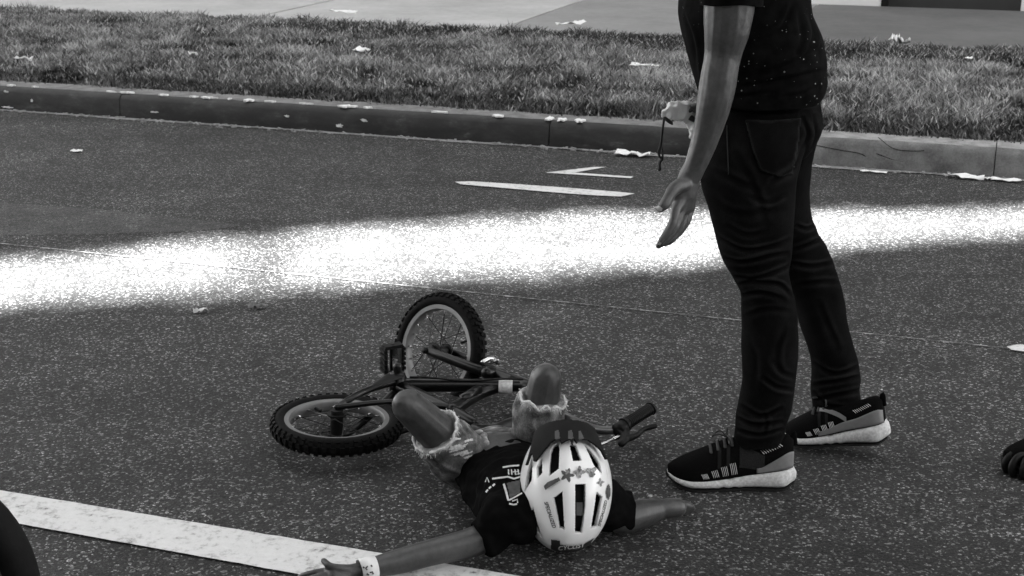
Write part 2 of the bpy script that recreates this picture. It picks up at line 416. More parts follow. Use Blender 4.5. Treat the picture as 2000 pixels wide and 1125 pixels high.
# hairline cracks in the bare sections
for pts in ([(1590, 283), (1640, 293), (1680, 300), (1690, 305)], [(1715, 268), (1745, 290), (1790, 295), (1805, 294)], [(1712, 300), (1745, 312), (1765, 316)]):
    P = []
    for x, y in pts:
        r = ray(x, y); t = (KERB_V+.003)/(r.x*.326 + r.y*.945); P.append(CAMP + r*t)
    mb = MB(); mb.tube(P, [.0016]*len(P), 5, res=14, round_ends=False); obj('crack', mb, M['visor'], kerb)

# grit and leaf litter lying along the kerb foot
mb = MB()
for k in range(900):
    s = random.uniform(-9, 5); v = KERB_V - abs(random.gauss(0, .025)) - .004; z = .006; h = random.uniform(.002, .007); a = random.random()*6.3
    c = W(s, v, z); mb.box(c, ((math.cos(a), math.sin(a), random.uniform(-.3, .3)), (-math.sin(a), math.cos(a), 0), (0, 0, 1)), (h*random.uniform(1, 3), h, h*.5))
tag(obj('grit', mb, M['gutter'], smooth=False), 'crumbs of grit and leaf litter along the foot of the kerb', 'grit', kind='stuff')

# verge: soil sheet and grass blades
V0, V1 = KERB_V+KERB_W, 10.0
def soil_z(s, v):
    t = (v-V0)/(V1-V0); return .115 + .05*math.sin(math.pi*t) + .012*noise.noise(Vector((s*1.2, v*1.2, 0)))
mb = MB(); rings = []
for i in range(90):
    s = -13 + 20*i/89; rings.append([W(s, V0+(V1-V0)*j/24, soil_z(s, V0+(V1-V0)*j/24)) for j in range(25)])
mb.loft(rings, False, False); tag(obj('verge', mb, M['soil']), kind='structure')
NB = 320000
s_ = rng.uniform(-10.6, 3.6, NB); v_ = rng.uniform(V0-.03, V1+.05, NB)
keep = np.ones(NB, bool)
x_ = s_*.945 + v_*.326; y_ = -s_*.326 + v_*.945
keep &= np.abs(x_/y_) < .62
s_, v_, x_, y_ = s_[keep], v_[keep], x_[keep], y_[keep]; n = len(s_)
t_ = (v_-V0)/(V1-V0)
gn = np.array([noise.noise(Vector((a*1.1, b*1.6, 5))) for a, b in zip(s_, v_)]); gn2 = np.array([noise.noise(Vector((a*5, b*5, 9))) for a, b in zip(s_, v_)])
z_ = .112 + .05*np.sin(np.pi*np.clip(t_, 0, 1)) + .0*gn
hgt = rng.uniform(.02, .056, n)*(1 + .5*gn + .7*gn2); hgt[(t_ < .04)] *= .75
hgt[(t_ > .97)] *= 1.25
wid = rng.uniform(.003, .0062, n); yaw = rng.uniform(0, 2*np.pi, n); lean = rng.uniform(.15, 1.2, n)*hgt
ld = rng.uniform(0, 2*np.pi, n)
bx, by = np.cos(yaw)*wid, np.sin(yaw)*wid; lx, ly = np.cos(ld)*lean, np.sin(ld)*lean
co = np.zeros((n, 5, 3))
co[:, 0] = np.stack([x_-bx, y_-by, z_], 1); co[:, 1] = np.stack([x_+bx, y_+by, z_], 1)
mx, my, mz = x_+lx*.35, y_+ly*.35, z_+hgt*.6
co[:, 2] = np.stack([mx+bx*.8, my+by*.8, mz], 1); co[:, 3] = np.stack([mx-bx*.8, my-by*.8, mz], 1)
co[:, 4] = np.stack([x_+lx, y_+ly, z_+hgt], 1)
gm = bpy.data.meshes.new('grass'); gm.vertices.add(n*5); gm.vertices.foreach_set('co', co.ravel())
gm.loops.add(n*7); gm.polygons.add(n*2)
idx = np.arange(n)[:, None]*5
gm.loops.foreach_set('vertex_index', np.concatenate([idx+0, idx+1, idx+2, idx+3, idx+3, idx+2, idx+4], 1).ravel().astype(np.int32))
ls = np.stack([np.arange(n)*7, np.arange(n)*7+4], 1).ravel(); gm.polygons.foreach_set('loop_start', ls.astype(np.int32))
gn3 = np.array([noise.noise(Vector((a*2.4, b*3.0, 15))) for a, b in zip(s_, v_)])
tone = rng.uniform(.03, .27, n)*(.95 + .8*gn + 1.2*gn2 + 1.0*gn3)*np.where(t_ < .09, .35, 1)*np.where((t_ > .70+.1*gn) & (s_ > -5.2), .3, 1)*np.where((t_ > .25) & (t_ < .55), 1.25, 1); dry = rng.random(n) < .14 + .22*np.clip(gn2+gn3, 0, 1); tone[dry] = rng.uniform(.3, .7, dry.sum())*np.where(t_[dry] < .09, .5, 1)  # far right strip: shade painted into the blade tone; kerb edge darker
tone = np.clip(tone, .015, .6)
gm.update(); gm.validate()
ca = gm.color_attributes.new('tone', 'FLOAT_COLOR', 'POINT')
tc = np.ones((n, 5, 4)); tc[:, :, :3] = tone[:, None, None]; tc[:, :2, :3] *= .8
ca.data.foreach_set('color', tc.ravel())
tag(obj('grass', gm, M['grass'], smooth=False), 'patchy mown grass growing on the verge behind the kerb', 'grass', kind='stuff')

# pavement behind the verge: cast slabs with open joints
pav = bpy.data.objects.new('pavement', None); C.objects.link(pav); pav['kind'] = 'structure'; ORIG['pavement'] = Vector()
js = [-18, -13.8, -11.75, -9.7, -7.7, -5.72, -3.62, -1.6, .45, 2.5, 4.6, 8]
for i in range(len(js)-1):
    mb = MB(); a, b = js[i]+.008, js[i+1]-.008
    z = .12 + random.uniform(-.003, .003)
    mb.prism([p + Vector((0, 0, z)) for p in rect(a, b, V1, 12.75)], (0, 0, -.1)); obj('paving_slab', mb, M['pavement_lit_tone' if b < -3.5 else 'pavement_mid' if b < -1.5 else 'pavement'], pav, smooth=False)  # slabs step from pale to dark as painted sun and shade
# building along the back of the pavement
bl = thing('building', 'white rendered building with a dark door panel behind the pavement', 'building', W(0, 12.8, .1))
dv = 12.78; sd0, sd1 = SV(D(1713, 12, 12.1))[0], SV(D(1995, 20, 11.1))[0]
mb = MB()
for a, b, z0 in ((-30, sd0, .0), (sd1, 12, .0)):
    mb.prism([p + Vector((0, 0, z0)) for p in rect(a, b, dv, dv+6)], (0, 0, 3.2))
mb.prism([p + Vector((0, 0, 2.6)) for p in rect(sd0, sd1, dv, dv+6)], (0, 0, .6)); obj('wall', mb, M['wall'], bl, smooth=False)
mb = MB(); mb.prism([p + Vector((0, 0, 3.202)) for p in rect(-30, 12, dv-.05, dv+6)], (0, 0, 15)); obj('sky_block_wall', mb, M['sky_block'], bl, smooth=False)  # unseen dark upper storey, added tall to cut down sky light
mb = MB(); mb.prism([p + Vector((0, 0, .1)) for p in rect(sd0+.002, sd1-.002, dv+.08, dv+.14)], (0, 0, 2.49)); dr = obj('door', mb, M['dark_panel'], bl, smooth=False)
mb = MB(); mb.prism([p + Vector((0, 0, .1)) for p in rect(sd0+.003, sd0+.06, dv-.01, dv+.07)], (0, 0, 2.4)); obj('frame', mb, M['foam'], dr, smooth=False)
mb = MB(); mb.box(W(sd1-.2, dv+.05, 1.1), (W(1, 0), W(0, 1), (0, 0, 1)), (.015, .03, .12)); obj('handle', mb, M['steel'], dr, smooth=False)

# unseen block added behind the photographer to close off half of the sky
bk = thing('building', 'unseen dull brick block added behind the photographer to close off sky', 'building', W(0, -13, -.03))
mb = MB(); mb.prism([p + Vector((0, 0, -.03)) for p in rect(-45, 45, -25, -13)], (0, 0, 14)); obj('wall', mb, M['block'], bk, smooth=False)
for i in range(14):
    for j in range(3):
        mb = MB(); c = W(-39+6*i, -12.99, 2.2+3.4*j); mb.box(c, (W(1, 0), W(0, 1), (0, 0, 1)), (.9, .03, .8)); obj('window', mb, M['dark_panel'], bk, smooth=False)

# road markings
def marking(name, px, z=.005, m='paint', wob=0):
    return sheet(name, [G(x, y) for x, y in px], z, M[m], 'structure')
def line_pts(x0, y0, x1, y1, n, dy, amp, seed):
    return [(x0+(x1-x0)*k/n, y0+(y1-y0)*k/n + dy + amp*noise.noise(Vector((k*.6, seed, 0)))) for k in range(n+1)]
top = line_pts(-260, 918, 2000, 1292, 90, 0, 1.2, 1); bot = line_pts(-260, 973, 2000, 1381, 90, 0, 1.2, 4)
mb = MB(); mb.loft([[Vector(G(*p)) + Vector((0, 0, .005)) for p in top], [Vector(G(*p)) + Vector((0, 0, .005)) for p in bot]], False, False)
tag(obj('edge_line', mb, M['paint'], smooth=False), kind='structure')
marking('lane_bar', [(888, 357), (920, 356), (1000, 361), (1100, 368), (1200, 376), (1240, 380), (1213, 386), (1150, 383), (1060, 376), (960, 367), (900, 362)])
marking('chevron_mark', [(1065, 339), (1160, 328), (1185, 328), (1122, 339), (1238, 347), (1232, 350), (1110, 342)])
t1 = []; t2 = []
for k in range(140):
    x = -200 + 2180*k/139; y = 456 + (683-456)*((x+200)/2180) ; t1.append(G(x, y)); 
    w = .006 + .006*noise.noise(Vector((k*.8, 1, 1))); t2.append(G(x, y) - W(0, max(.0015, w)))
mb = MB(); mb.loft([[p + Vector((0, 0, .005)) for p in t1], [p + Vector((0, 0, .005)) for p in t2]], False, False)
tag(obj('seam_line', mb, M['worn_paint'], smooth=False), kind='structure')
marking('paint_mark', [(1966, 680), (1985, 676), (2060, 677), (2060, 692), (1995, 689), (1975, 686)])

# ------------------------------------------------------------------ unseen trees added behind the camera, crowns cut to let one sun band through
LOW = [(-9, 3.0), (-3.5, 4.0), (-1.63, 4.43), (-.9, 4.58), (-.18, 4.72), (.5, 4.84), (.95, 5.02), (1.4, 5.2), (2.2, 5.32), (4, 5.4), (9, 5.4)]  # band edges: leaves between them are left out so the sun passes
UPP = [(-9, 3.3), (-3.5, 4.42), (-1.86, 4.92), (-1.2, 5.18), (-.62, 5.42), (.2, 5.62), (.9, 5.68), (1.5, 5.66), (2.2, 5.76), (4, 5.85), (9, 5.9)]
def curve(c, x): return np.interp(x, [p[0] for p in c], [p[1] for p in c])
def tree(label, gx, gy, rx, ry, dist, thick, nleaf, lower, size=.17, thin=None):
    base = Vector((gx, gy, 0)) + LS*dist; r_ = random.Random(int(gx*10+gy*100))
    root = thing('shade_caster_tree', label, 'tree', (base.x, base.y, -.03), 'trees added behind the photographer for shade')
    mb = MB(); bz = base.z
    mb.tube([(base.x, base.y, -.03), (base.x+.1, base.y, bz*.3), (base.x-.1, base.y+.1, bz*.7), (base.x, base.y, bz)], [.5, .36, .28, .1], 10, res=14)
    for k in range(9):
        a = 2*math.pi*k/9 + .3; z0 = bz*(.55+.03*k)
        mb.tube([(base.x, base.y, z0), (base.x+math.cos(a)*rx*.4, base.y+math.sin(a)*ry*.4, bz*.93), (base.x+math.cos(a)*rx*.8, base.y+math.sin(a)*ry*.8, bz)], [.16, .1, .04], 6, res=7)
    obj('trunk', mb, M['bark'], root)
    U = rng.uniform(-1, 1, (nleaf*2, 2)); U = U[(U**2).sum(1) < 1][:nleaf]
    X = gx + U[:, 0]*rx; Y = gy + U[:, 1]*ry
    ok = (Y < curve(LOW, X)-.05) if lower else (Y > curve(UPP, X)+.05)
    if thin is not None: ok &= rng.random(len(X)) < thin(X, Y)
    X, Y = X[ok], Y[ok]; T = dist + rng.uniform(-1, 1, len(X))*thick
    P = np.stack([X+LS.x*T, Y+LS.y*T, LS.z*T], 1); n = len(P)
    A = rng.normal(size=(n, 3)); A /= np.linalg.norm(A, axis=1)[:, None]; B = np.cross(A, rng.normal(size=(n, 3))); B /= np.linalg.norm(B, axis=1)[:, None]
    sz = rng.uniform(.7, 1.2, n)[:, None]*size
    co = np.stack([P-A*sz, P-B*sz*.45, P+A*sz, P+B*sz*.45], 1) - np.array([base.x, base.y, -.03])
    me = bpy.data.meshes.new('crown'); me.from_pydata(co.reshape(-1, 3).tolist(), [], (np.arange(n)[:, None]*4 + np.arange(4)).tolist())
    o = obj('crown', me, M['leaf'], root, smooth=False, local=True); o['kind'] = 'stuff'
tree('broad leafy tree added out of view behind the photographer to shade the near road', 0, 1.2, 9, 5.2, 27, 1.6, 80000, True)
tree('tall leafy tree added out of view behind the photographer to shade the far side', 0, 11.5, 15, 10.5, 29, 2.0, 290000, False,
     thin=None)

# ================================================================== BICYCLES
RO, RT = .163, .0185                                 # outer radius and tyre section of the small wheels
def wheel_meshes():
    out = {}
    def ringsweep(mb, prof, n=72):
        rings = []
        for k in range(n):
            a = 2*math.pi*k/n; rings.append([Vector((r*math.cos(a), r*math.sin(a), z)) for r, z in prof])
        rings.append(rings[0]); o = len(mb.v); m = len(prof)
        for r in rings[:-1]: mb.v += r
        for k in range(n):
            for j in range(m):
                a = o+k*m+j; b = o+k*m+(j+1) % m; c = o+((k+1) % n)*m+(j+1) % m; d = o+((k+1) % n)*m+j; mb.f.append((a, b, c, d))
    mb = MB(); rc = RO-RT-.003
    ringsweep(mb, [(rc+RT*math.cos(t), RT*1.18*math.sin(t)) for t in np.linspace(0, 2*math.pi, 16, endpoint=False)]); out['tyre'] = mb.mesh('tyre')
    mb = MB()
    for row, (off, cnt, hw, hl) in enumerate(((0.0, 46, .0050, .0055), (.42, 46, .0042, .0050), (-.42, 46, .0042, .0050), (.86, 46, .0036, .0052), (-.86, 46, .0036, .0052))):
        for k in range(cnt):
            a = 2*math.pi*(k + (.5 if row % 2 else 0))/cnt; e = Vector((math.cos(a), math.sin(a), 0)); t = Vector((-math.sin(a), math.cos(a), 0))
            nrm = e*math.cos(off) + Vector((0, 0, 1))*math.sin(off)
            c = e*rc + e*RT*math.cos(off) + Vector((0, 0, RT*1.18*math.sin(off))) ; mb.box(c + nrm*.001, (t, nrm, t.cross(nrm)), (hl, .0034, hw))
    out['tread'] = mb.mesh('tread')
    mb = MB(); ringsweep(mb, [(.115, -.012), (.1175, -.0150), (.1325, -.0160), (.1325, .0160), (.1175, .0150), (.115, .012)]); out['rim'] = mb.mesh('rim')
    mb = MB(); mb.tube([(0, 0, -.05), (0, 0, -.04), (0, 0, -.038), (0, 0, .038), (0, 0, .04), (0, 0, .05)], [.006, .006, .016, .016, .006, .006], 14, up=(1, 0, 0), round_ends=False)
    for z in (-.026, .026): mb.tube([(0, 0, z-.002), (0, 0, z+.002)], [.024, .024], 18, up=(1, 0, 0), round_ends=False)
    out['hub'] = mb.mesh('hub')
    for sg in (1, -1):
        mb = MB(); mb.tube([(0, .022*sg, .025), (.118, 0, .002)], [.0013, .0013], 6, up=(0, 0, 1), round_ends=False); out['spoke%d' % sg] = mb.mesh('spoke')
    mb = MB(); mb.tube([(.106, 0, .003), (.1175, 0, .002)], [.0026, .0030], 7, up=(0, 0, 1)); out['nipple'] = mb.mesh('nipple')
    mb = MB(); mb.tube([(.118, 0, 0), (.088, 0, .004)], [.0034, .0042], 8, up=(0, 0, 1)); out['valve'] = mb.mesh('valve')
    return out
WM = wheel_meshes(); WMAT = {'tyre': 'tyre', 'tread': 'tyre', 'rim': 'rim', 'hub': 'black_plastic', 'nipple': 'steel', 'valve': 'black_plastic'}
for k, me in WM.items():
    bm = bmesh.new(); bm.from_mesh(me); bmesh.ops.recalc_face_normals(bm, faces=bm.faces); bm.to_mesh(me); bm.free()
    me.materials.append(M[WMAT.get(k, 'black_paint')])
    me.polygons.foreach_set('use_smooth', [k not in ('tread',)]*len(me.polygons)); me.set_sharp_from_angle(angle=R(40))
def wheel(parent, centre, normal, spin=0.0, scale=1.0, knobs=True):
    w = bpy.data.objects.new('wheel', None); C.objects.link(w); w.parent = parent; w.empty_display_size = .05
    q = Vector(normal).normalized().to_track_quat('Z', 'Y').to_matrix().to_4x4()
    w.matrix_local = Matrix.Translation(Vector(centre) - ORIG[parent.name]) @ q @ Matrix.Rotation(spin, 4, 'Z') @ Matrix.Scale(scale, 4)
    def put(name, key, rot=None):
        o = bpy.data.objects.new(name, WM[key]); C.objects.link(o); o.parent = w
        if rot is not None: o.matrix_local = rot
        return o
    put('tyre', 'tyre')
    if knobs: tag(put('tread', 'tread'), kind='stuff')
    put('rim', 'rim'); put('hub', 'hub'); put('valve', 'valve', Matrix.Rotation(.4, 4, 'Z'))
    for k in range(20):
        rot = Matrix.Rotation(2*math.pi*k/20, 4, 'Z')
        if k % 2: rot = rot @ Matrix.Rotation(math.pi, 4, 'X')
        put('spoke', 'spoke%d' % (1 if (k//2) % 2 else -1), rot); put('nipple', 'nipple', rot)
    return w

RH = G(658, 828, .058); BB = G(776, 752, .075); FH = D(858, 686, 3.73); HT = D(1034, 757, 3.50)
bike = thing('bicycle', 'small black child bicycle lying on its side behind the fallen child', 'bicycle', (RH.x, RH.y, 0))
n_r = Vector((.04, .0, 1)).normalized()
nf = Vector((-.62, -.72, .30)); ax = (HT-FH).normalized(); nf = (nf - ax*nf.dot(ax)).normalized()
wheel(bike, RH, n_r, .2); wheel(bike, FH, nf, .1)
SC_ = G(884, 803, .07)                                # seat cluster
# frame
fr = MB()
fr.tube([BB, HT - ax*.02], [.019, .017], 14, res=8)
fr.tube([G(884, 800, .075), D(948, 764, 3.49), HT - ax*.045], [.017, .016, .014], 14, res=10)
fr.tube([BB, SC_, G(925, 826, .06)], [.016, .016, .015], 14, res=10)
fr.tube([HT - ax*.06, HT + ax*.05], [.02, .02], 16, round_ends=False)
for sg in (1, -1):
    fr.tube([RH + n_r*.045*sg, RH + n_r*.042*sg + (BB-RH)*.4, BB + Vector((0, 0, .012*sg))], [.008, .009, .01], 10, res=10)
    fr.tube([RH + n_r*.045*sg, RH + n_r*.042*sg + (SC_-RH)*.5, SC_ + Vector((0, 0, .01*sg))], [.007, .007, .008], 10, res=10)
fr.tube([BB - n_r*.035, BB + n_r*.035], [.021, .021], 16, round_ends=False)
fr.box(SC_*.45 + D(948, 764, 3.49)*.55 + Vector((0, 0, .012)), (D(948, 764, 3.49)-SC_, (0, 0, 1), (D(948, 764, 3.49)-SC_).cross(Vector((0, 0, 1)))), (.045, .014, .008))
frame = obj('frame', fr, M['black_paint'], bike)
d_ = (HT-BB).normalized(); c_ = BB + (HT-BB)*.82
mb = MB(); mb.tube([c_ - d_*.018, c_ + d_*.018], [.0185, .0185], 18, round_ends=False); obj('sticker', mb, M['sticker'], frame)
mb = MB(); pts = [BB + (HT-BB)*t + Vector((0, -.004, .021 + .004*math.sin(9*t))) for t in np.linspace(.1, .95, 9)]; mb.tube(pts, [.0028]*9, 6, res=24); obj('brake_cable', mb, M['black_plastic'], frame)
# chain guard and crank
mb = MB(); g0 = RH + n_r*.05; g1 = BB + n_r*.03
mb.tube([g0 + (g1-g0)*.12, g0 + (g1-g0)*.6, g1], [(.009, .005), (.012, .005), (.026, .005)], 14, up=n_r, res=12); obj('chain_guard', mb, M['black_plastic'], bike)
PB = BB + Vector((-.004, .015, .055)); 
mb = MB(); mb.tube([BB + n_r*.02, BB + n_r*.052], [.013, .012], 12); mb.tube([BB + n_r*.035, BB + n_r*.03 + Vector((-.01, .06, .0)), BB + n_r*.03 + Vector((-.012, .10, .0))], [.009, .008, .009], 10, res=6)
cr = obj('crank', mb, M['black_paint'], bike)
mb = MB(); mb.tube([BB + n_r*.030, BB + n_r*.034], [.019, .019], 20, round_ends=False); obj('chainring_cap', mb, M['bar_steel'], cr)
# pedal standing up on its spindle: cage, two tread blocks, spindle
PC = D(767, 700, 3.62); pu = Vector((.02, -.05, 1)).normalized(); pr_ = Vector((1, .55, 0)); pr_ = (pr_ - pu*pr_.dot(pu)).normalized(); pd = pu.cross(pr_)
mb = MB(); mb.tube([PC - pu*.062, PC + pu*.035], [.008, .009], 10); ped = obj('pedal', mb, M['black_plastic'], bike)
for sg in (1, -1):
    mb = MB(); mb.box(PC + pr_*.024*sg, (pr_, pd, pu), (.004, .013, .036))
    for q in range(5):
        mb.box(PC + pr_*.0275*sg + pu*(-.028+.014*q), (pr_, pd, pu), (.004, .0165, .0042))
    obj('tread_block', mb, M['black_plastic'], ped, smooth=False)
    mb = MB(); mb.box(PC + pu*.036*sg, (pr_, pd, pu), (.0255, .012, .0045)); obj('end_plate', mb, M['black_plastic'], ped, smooth=False)
mb = MB(); mb.box(PC + pd*(-.0185) + pu*.0, (pr_, pd, pu), (.009, .002, .016)); obj('reflector', mb, M['steel'], ped, smooth=False)
# fork with two blades, crown, rim brake
mb = MB(); K = FH + (HT-FH)*.62; sd = nf
for sg in (1, -1):
    mb.tube([FH + sd*.05*sg, FH + (HT-FH)*.18 + sd*.048*sg, FH + (HT-FH)*.5 + sd*.036*sg, K + sd*.02*sg], [(.007, .011), (.010, .013), (.012, .014), (.013, .014)], 12, up=ax.cross(sd), res=14)
mb.tube([K - sd*.03, K + sd*.03], [.017, .017], 12); mb.tube([K, HT], [.016, .018], 14); fk = obj('fork', mb, M['black_paint'], bike)
for sg in (1, -1):
    mb = MB(); mb.tube([FH + sd*.048*sg, FH + sd*.062*sg], [.010, .009], 6, round_ends=False); obj('axle_nut', mb, M['black_plastic'], fk)
Bk = FH + (HT-FH)*.56 + ax.cross(sd)*(.024); Bk = Bk if Bk.z > (FH + (HT-FH)*.56).z else FH + (HT-FH)*.56 - ax.cross(sd)*.024
mb = MB(); mb.tube([Bk - sd*.032, Bk + Vector((0, 0, .012)), Bk + sd*.032], [.006, .007, .006], 8, res=9); mb.tube([Bk, Bk + Vector((.02, -.005, .008))], [.005, .004], 8); obj('brake', mb, M['steel'], fk)
# stem and handlebar
ST = HT + ax*.05
mb = MB(); mb.tube([HT + ax*.03, ST + ax*.01], [.013, .013], 12); mb.tube([ST, ST + Vector((.02, -.03, .01))], [.014, .016], 12); obj('stem', mb, M['black_paint'], bike)
CL = ST + Vector((.02, -.03, .01))
bar = MB(); gr0, gr1 = G(1225, 827, .062), G(1268, 800, .075)
bar.tube([CL, G(1103, 812, .09), G(1135, 828, .075), G(1165, 839, .06), G(1196, 840, .058), gr0, gr1], [.0105]*7, 14, res=40)
bar.tube([CL, G(1040, 815, .045), G(1005, 842, .03), G(985, 852, .03)], [.0105]*4, 12, res=20)
hb = obj('handlebar', bar, M['bar_steel'], bike)
gd = (gr1-gr0).normalized(); mb = MB()
mb.tube([gr0 - gd*.012, gr0 - gd*.006, gr0 - gd*.005, gr1 + gd*.004, gr1 + gd*.0045, gr1 + gd*.010], [.019, .019, .0135, .014, .0175, .0165], 18, round_ends=False)
for k in range(14): q = gr0 + (gr1-gr0)*(.04+.92*k/13); mb.tube([q - gd*.001, q + gd*.001], [.0152, .0152], 16, round_ends=False)
obj('grip', mb, M['black_plastic'], hb, sharp=40)
mb = MB(); q0 = G(1212, 838, .066); mb.tube([q0 - gd*.011, q0 + gd*.011], [.019, .019], 14, round_ends=False)
mb.tube([q0, G(1222, 852, .056), G(1214, 866, .052)], [.012, .013, .010], 10, res=8); lv = obj('brake_clamp', mb, M['black_plastic'], hb)
mb = MB(); mb.tube([G(1222, 858, .055), G(1244, 850, .055), G(1258, 838, .058), G(1280, 832, .06)], [(.006, .010), (.006, .008), (.005, .007), (.006, .007)], 10, up=(0, 0, 1), res=16); obj('brake_lever', mb, M['black_plastic'], lv)
mb = MB(); mb.tube([G(1208, 854, .055), G(1200, 857, .055)], [.007, .006], 8); mb.tube([G(1202, 856, .055), G(1176, 867, .05), G(1120, 880, .04)], [.0035]*3, 8, res=8); obj('brake_cable', mb, M['steel'], lv)
# saddle: broad rear, narrow nose, steel rails
SD0 = G(975, 846, .055); mb = MB(); sx = (G(1012, 824, .07)-G(944, 850, .07)).normalized(); sz = Vector((.1, -.55, .8)); sz = (sz - sx*sz.dot(sx)).normalized(); sy = sz.cross(sx)
rings = []
for t in np.linspace(-1, 1, 15):
    w = .028 + .035*max(0, -t)**1.2; h = .018*(1-.35*t*t); e = math.sqrt(max(0.02, 1-abs(t)**6))
    rings.append([SD0 + sx*(t*.075) + sy*(w*e*math.cos(a)) + sz*(h*e*math.sin(a) + .010*t*t) for a in np.linspace(0, 2*math.pi, 16, endpoint=False)])
mb.loft(rings); sa = obj('saddle', mb, M['black_paint'], bike)
for sg in (1, -1):
    mb = MB(); mb.tube([SD0 - sx*.055 + sy*.018*sg - sz*.01, SD0 - sx*.02 + sy*.014*sg - sz*.03, SD0 + sx*.03 + sy*.012*sg - sz*.028, SD0 + sx*.055 - sz*.008], [.0035]*4, 8, res=14); obj('rail', mb, M['steel'], sa)
mb = MB(); mb.tube([G(925, 826, .06), G(945, 838, .05), SD0 - sz*.025], [.012, .012, .014], 12, res=8); obj('seat_post', mb, M['black_paint'], bike)

# another bicycle's front wheel just entering at the lower left: upright, close to the camera
ob_c = Vector((-1.022, 2.0, .277)); ob = thing('bicycle', 'front end of a second black bicycle standing at the lower left edge', 'bicycle', (ob_c.x, ob_c.y, 0))
OBN = Vector((.28, -.96, 0)).normalized(); wheel(ob, ob_c, OBN, 0, 1.7, False)
mb = MB(); tdir = Vector((-.55, -.16, .83)).normalized()
for sg in (1, -1): mb.tube([ob_c + OBN*.075*sg, ob_c + tdir*.2 + OBN*.06*sg, ob_c + tdir*.30 + OBN*.03*sg], [.010, .013, .016], 12, res=8)
mb.tube([ob_c + tdir*.30 - OBN*.03, ob_c + tdir*.30 + OBN*.03], [.018, .018], 12); mb.tube([ob_c + tdir*.30, ob_c + tdir*.52], [.018, .018], 12); obj('fork', mb, M['black_paint'], ob)
hb_ = ob_c + tdir*.56; mb = MB(); mb.tube([hb_ - OBN*.27, hb_ - OBN*.1 + Vector((0, 0, .03)), hb_, hb_ + OBN*.1 + Vector((0, 0, .03)), hb_ + OBN*.27], [.011]*5, 12, res=20); mb.tube([ob_c + tdir*.5, hb_], [.015, .015], 12); obj('handlebar', mb, M['bar_steel'], ob)
bb2 = ob_c + Vector((-.62, -.18, .02)); hd2 = ob_c + tdir*.36; rh2 = ob_c + Vector((-.95, -.277, 0))
mb = MB(); mb.tube([bb2, hd2], [.018, .018], 12); mb.tube([bb2, bb2 + Vector((-.1, -.03, .35))], [.016, .016], 12); mb.tube([bb2 + Vector((-.07, -.02, .25)), hd2 + tdir*.1], [.016, .016], 12)
for sg in (1, -1): mb.tube([bb2, rh2 + OBN*.06*sg], [.01, .01], 10); mb.tube([bb2 + Vector((-.07, -.02, .25)), rh2 + OBN*.06*sg], [.008, .008], 10)
obj('frame', mb, M['black_paint'], ob); wheel(ob, rh2, OBN, 0, 1.7, False)

# ================================================================== THE CHILD
HC = G(1105, 953, .130); wv = (HC-CAMP).normalized(); HR = Vector((1, 0, 0)); HR = (HR - wv*HR.dot(wv)).normalized(); HF = HR.cross(wv).normalized(); HU = -wv
HSC = FPX/((HC-CAMP).dot(ray(1000, 562.5).normalized()))     # photo pixels per metre at the helmet
HA, HB, HCc = 90.5/HSC, 127/HSC, .130
child = thing('person', 'child lying flat on the road in a black tee, ripped denim shorts and white helmet', 'person', (.0, 2.95, 0))
NK = HC - HU*.13 - HF*.03
SHL, SHR = G(985, 1016, .085), G(1165, 985, .085)
HPL, HPR = G(915, 902, .078), G(1038, 886, .078)
KNL, KNR = G(797, 792, .255), G(1066, 740, .27)
FTL, FTR = Vector((-.125, 3.22, .035)), Vector((.065, 3.37, .035))
b = MB()
def seg(pts, rad, n=14, res=None, up=None): b.tube(pts, rad, n, res=res or 4*len(pts), up=up)
HD = HC - HU*.035
b.ball(HD, (.070, .086, .092), 20, 16, (HR, HF, HU))                                   # skull
b.ball(HD - HU*.06 + HF*.012, (.054, .072, .06), 18, 12, (HR, HF, HU))                 # jaw
b.tube([HD - HU*.05 + HF*.088, HD - HU*.068 + HF*.098, HD - HU*.074 + HF*.09], [.008, .012, .009], 10)      # nose
for sg in (1, -1): b.ball(HD + HR*.072*sg - HU*.05, (.008, .016, .022), 10, 8, (HR, HF, HU))    # ears
b.ball(HD - HU*.096 + HF*.078, (.020, .008, .006), 10, 8, (HR, HF, HU))
seg([HD - HU*.08 - HF*.015, NK], [.038, .04])
PEL = (HPL+HPR)*.5
seg([(SHL+SHR)*.5 + Vector((0, .02, 0)), (SHL+SHR)*.3 + PEL*.4, PEL], [(.10, .055), (.095, .06), (.085, .06)], up=(0, 0, 1))
seg([SHL, SHR], [.04, .04])
# left arm (towards the camera's left) and right arm
WRL = G(722, 1110, .034); ELL = G(838, 1080, .04)
seg([SHL, G(945, 1050, .05), ELL, G(780, 1096, .036), WRL], [.038, .033, .0275, .026, .0205])
WRR = G(1280, 997, .04); ELR = G(1215, 1012, .045)
seg([SHR, ELR, G(1245, 1005, .044), WRR], [.038, .034, .033, .027])
for hip, kn, ft, side in ((HPL, KNL, FTL, -1), (HPR, KNR, FTR, 1)):
    seg([PEL, hip, hip*.5+kn*.5, kn], [.06, .055, .046, .037])
    sh = (ft-kn); seg([kn, kn + sh*.12, kn + sh*.38, kn + sh*.8, ft + Vector((0, 0, .035))], [.037, .035, .037, .027, .025])
    kd = ((kn-hip).normalized() - sh.normalized()).normalized(); b.ball(kn + kd*.014, (.028, .028, .026), 14, 10)
    toe = Vector((.06*side, .14, 0)) if side > 0 else Vector((-.02, .14, 0)); seg([ft + Vector((0, -.02, .005)), ft + toe*.5, ft + toe], [.026, .026, .02])
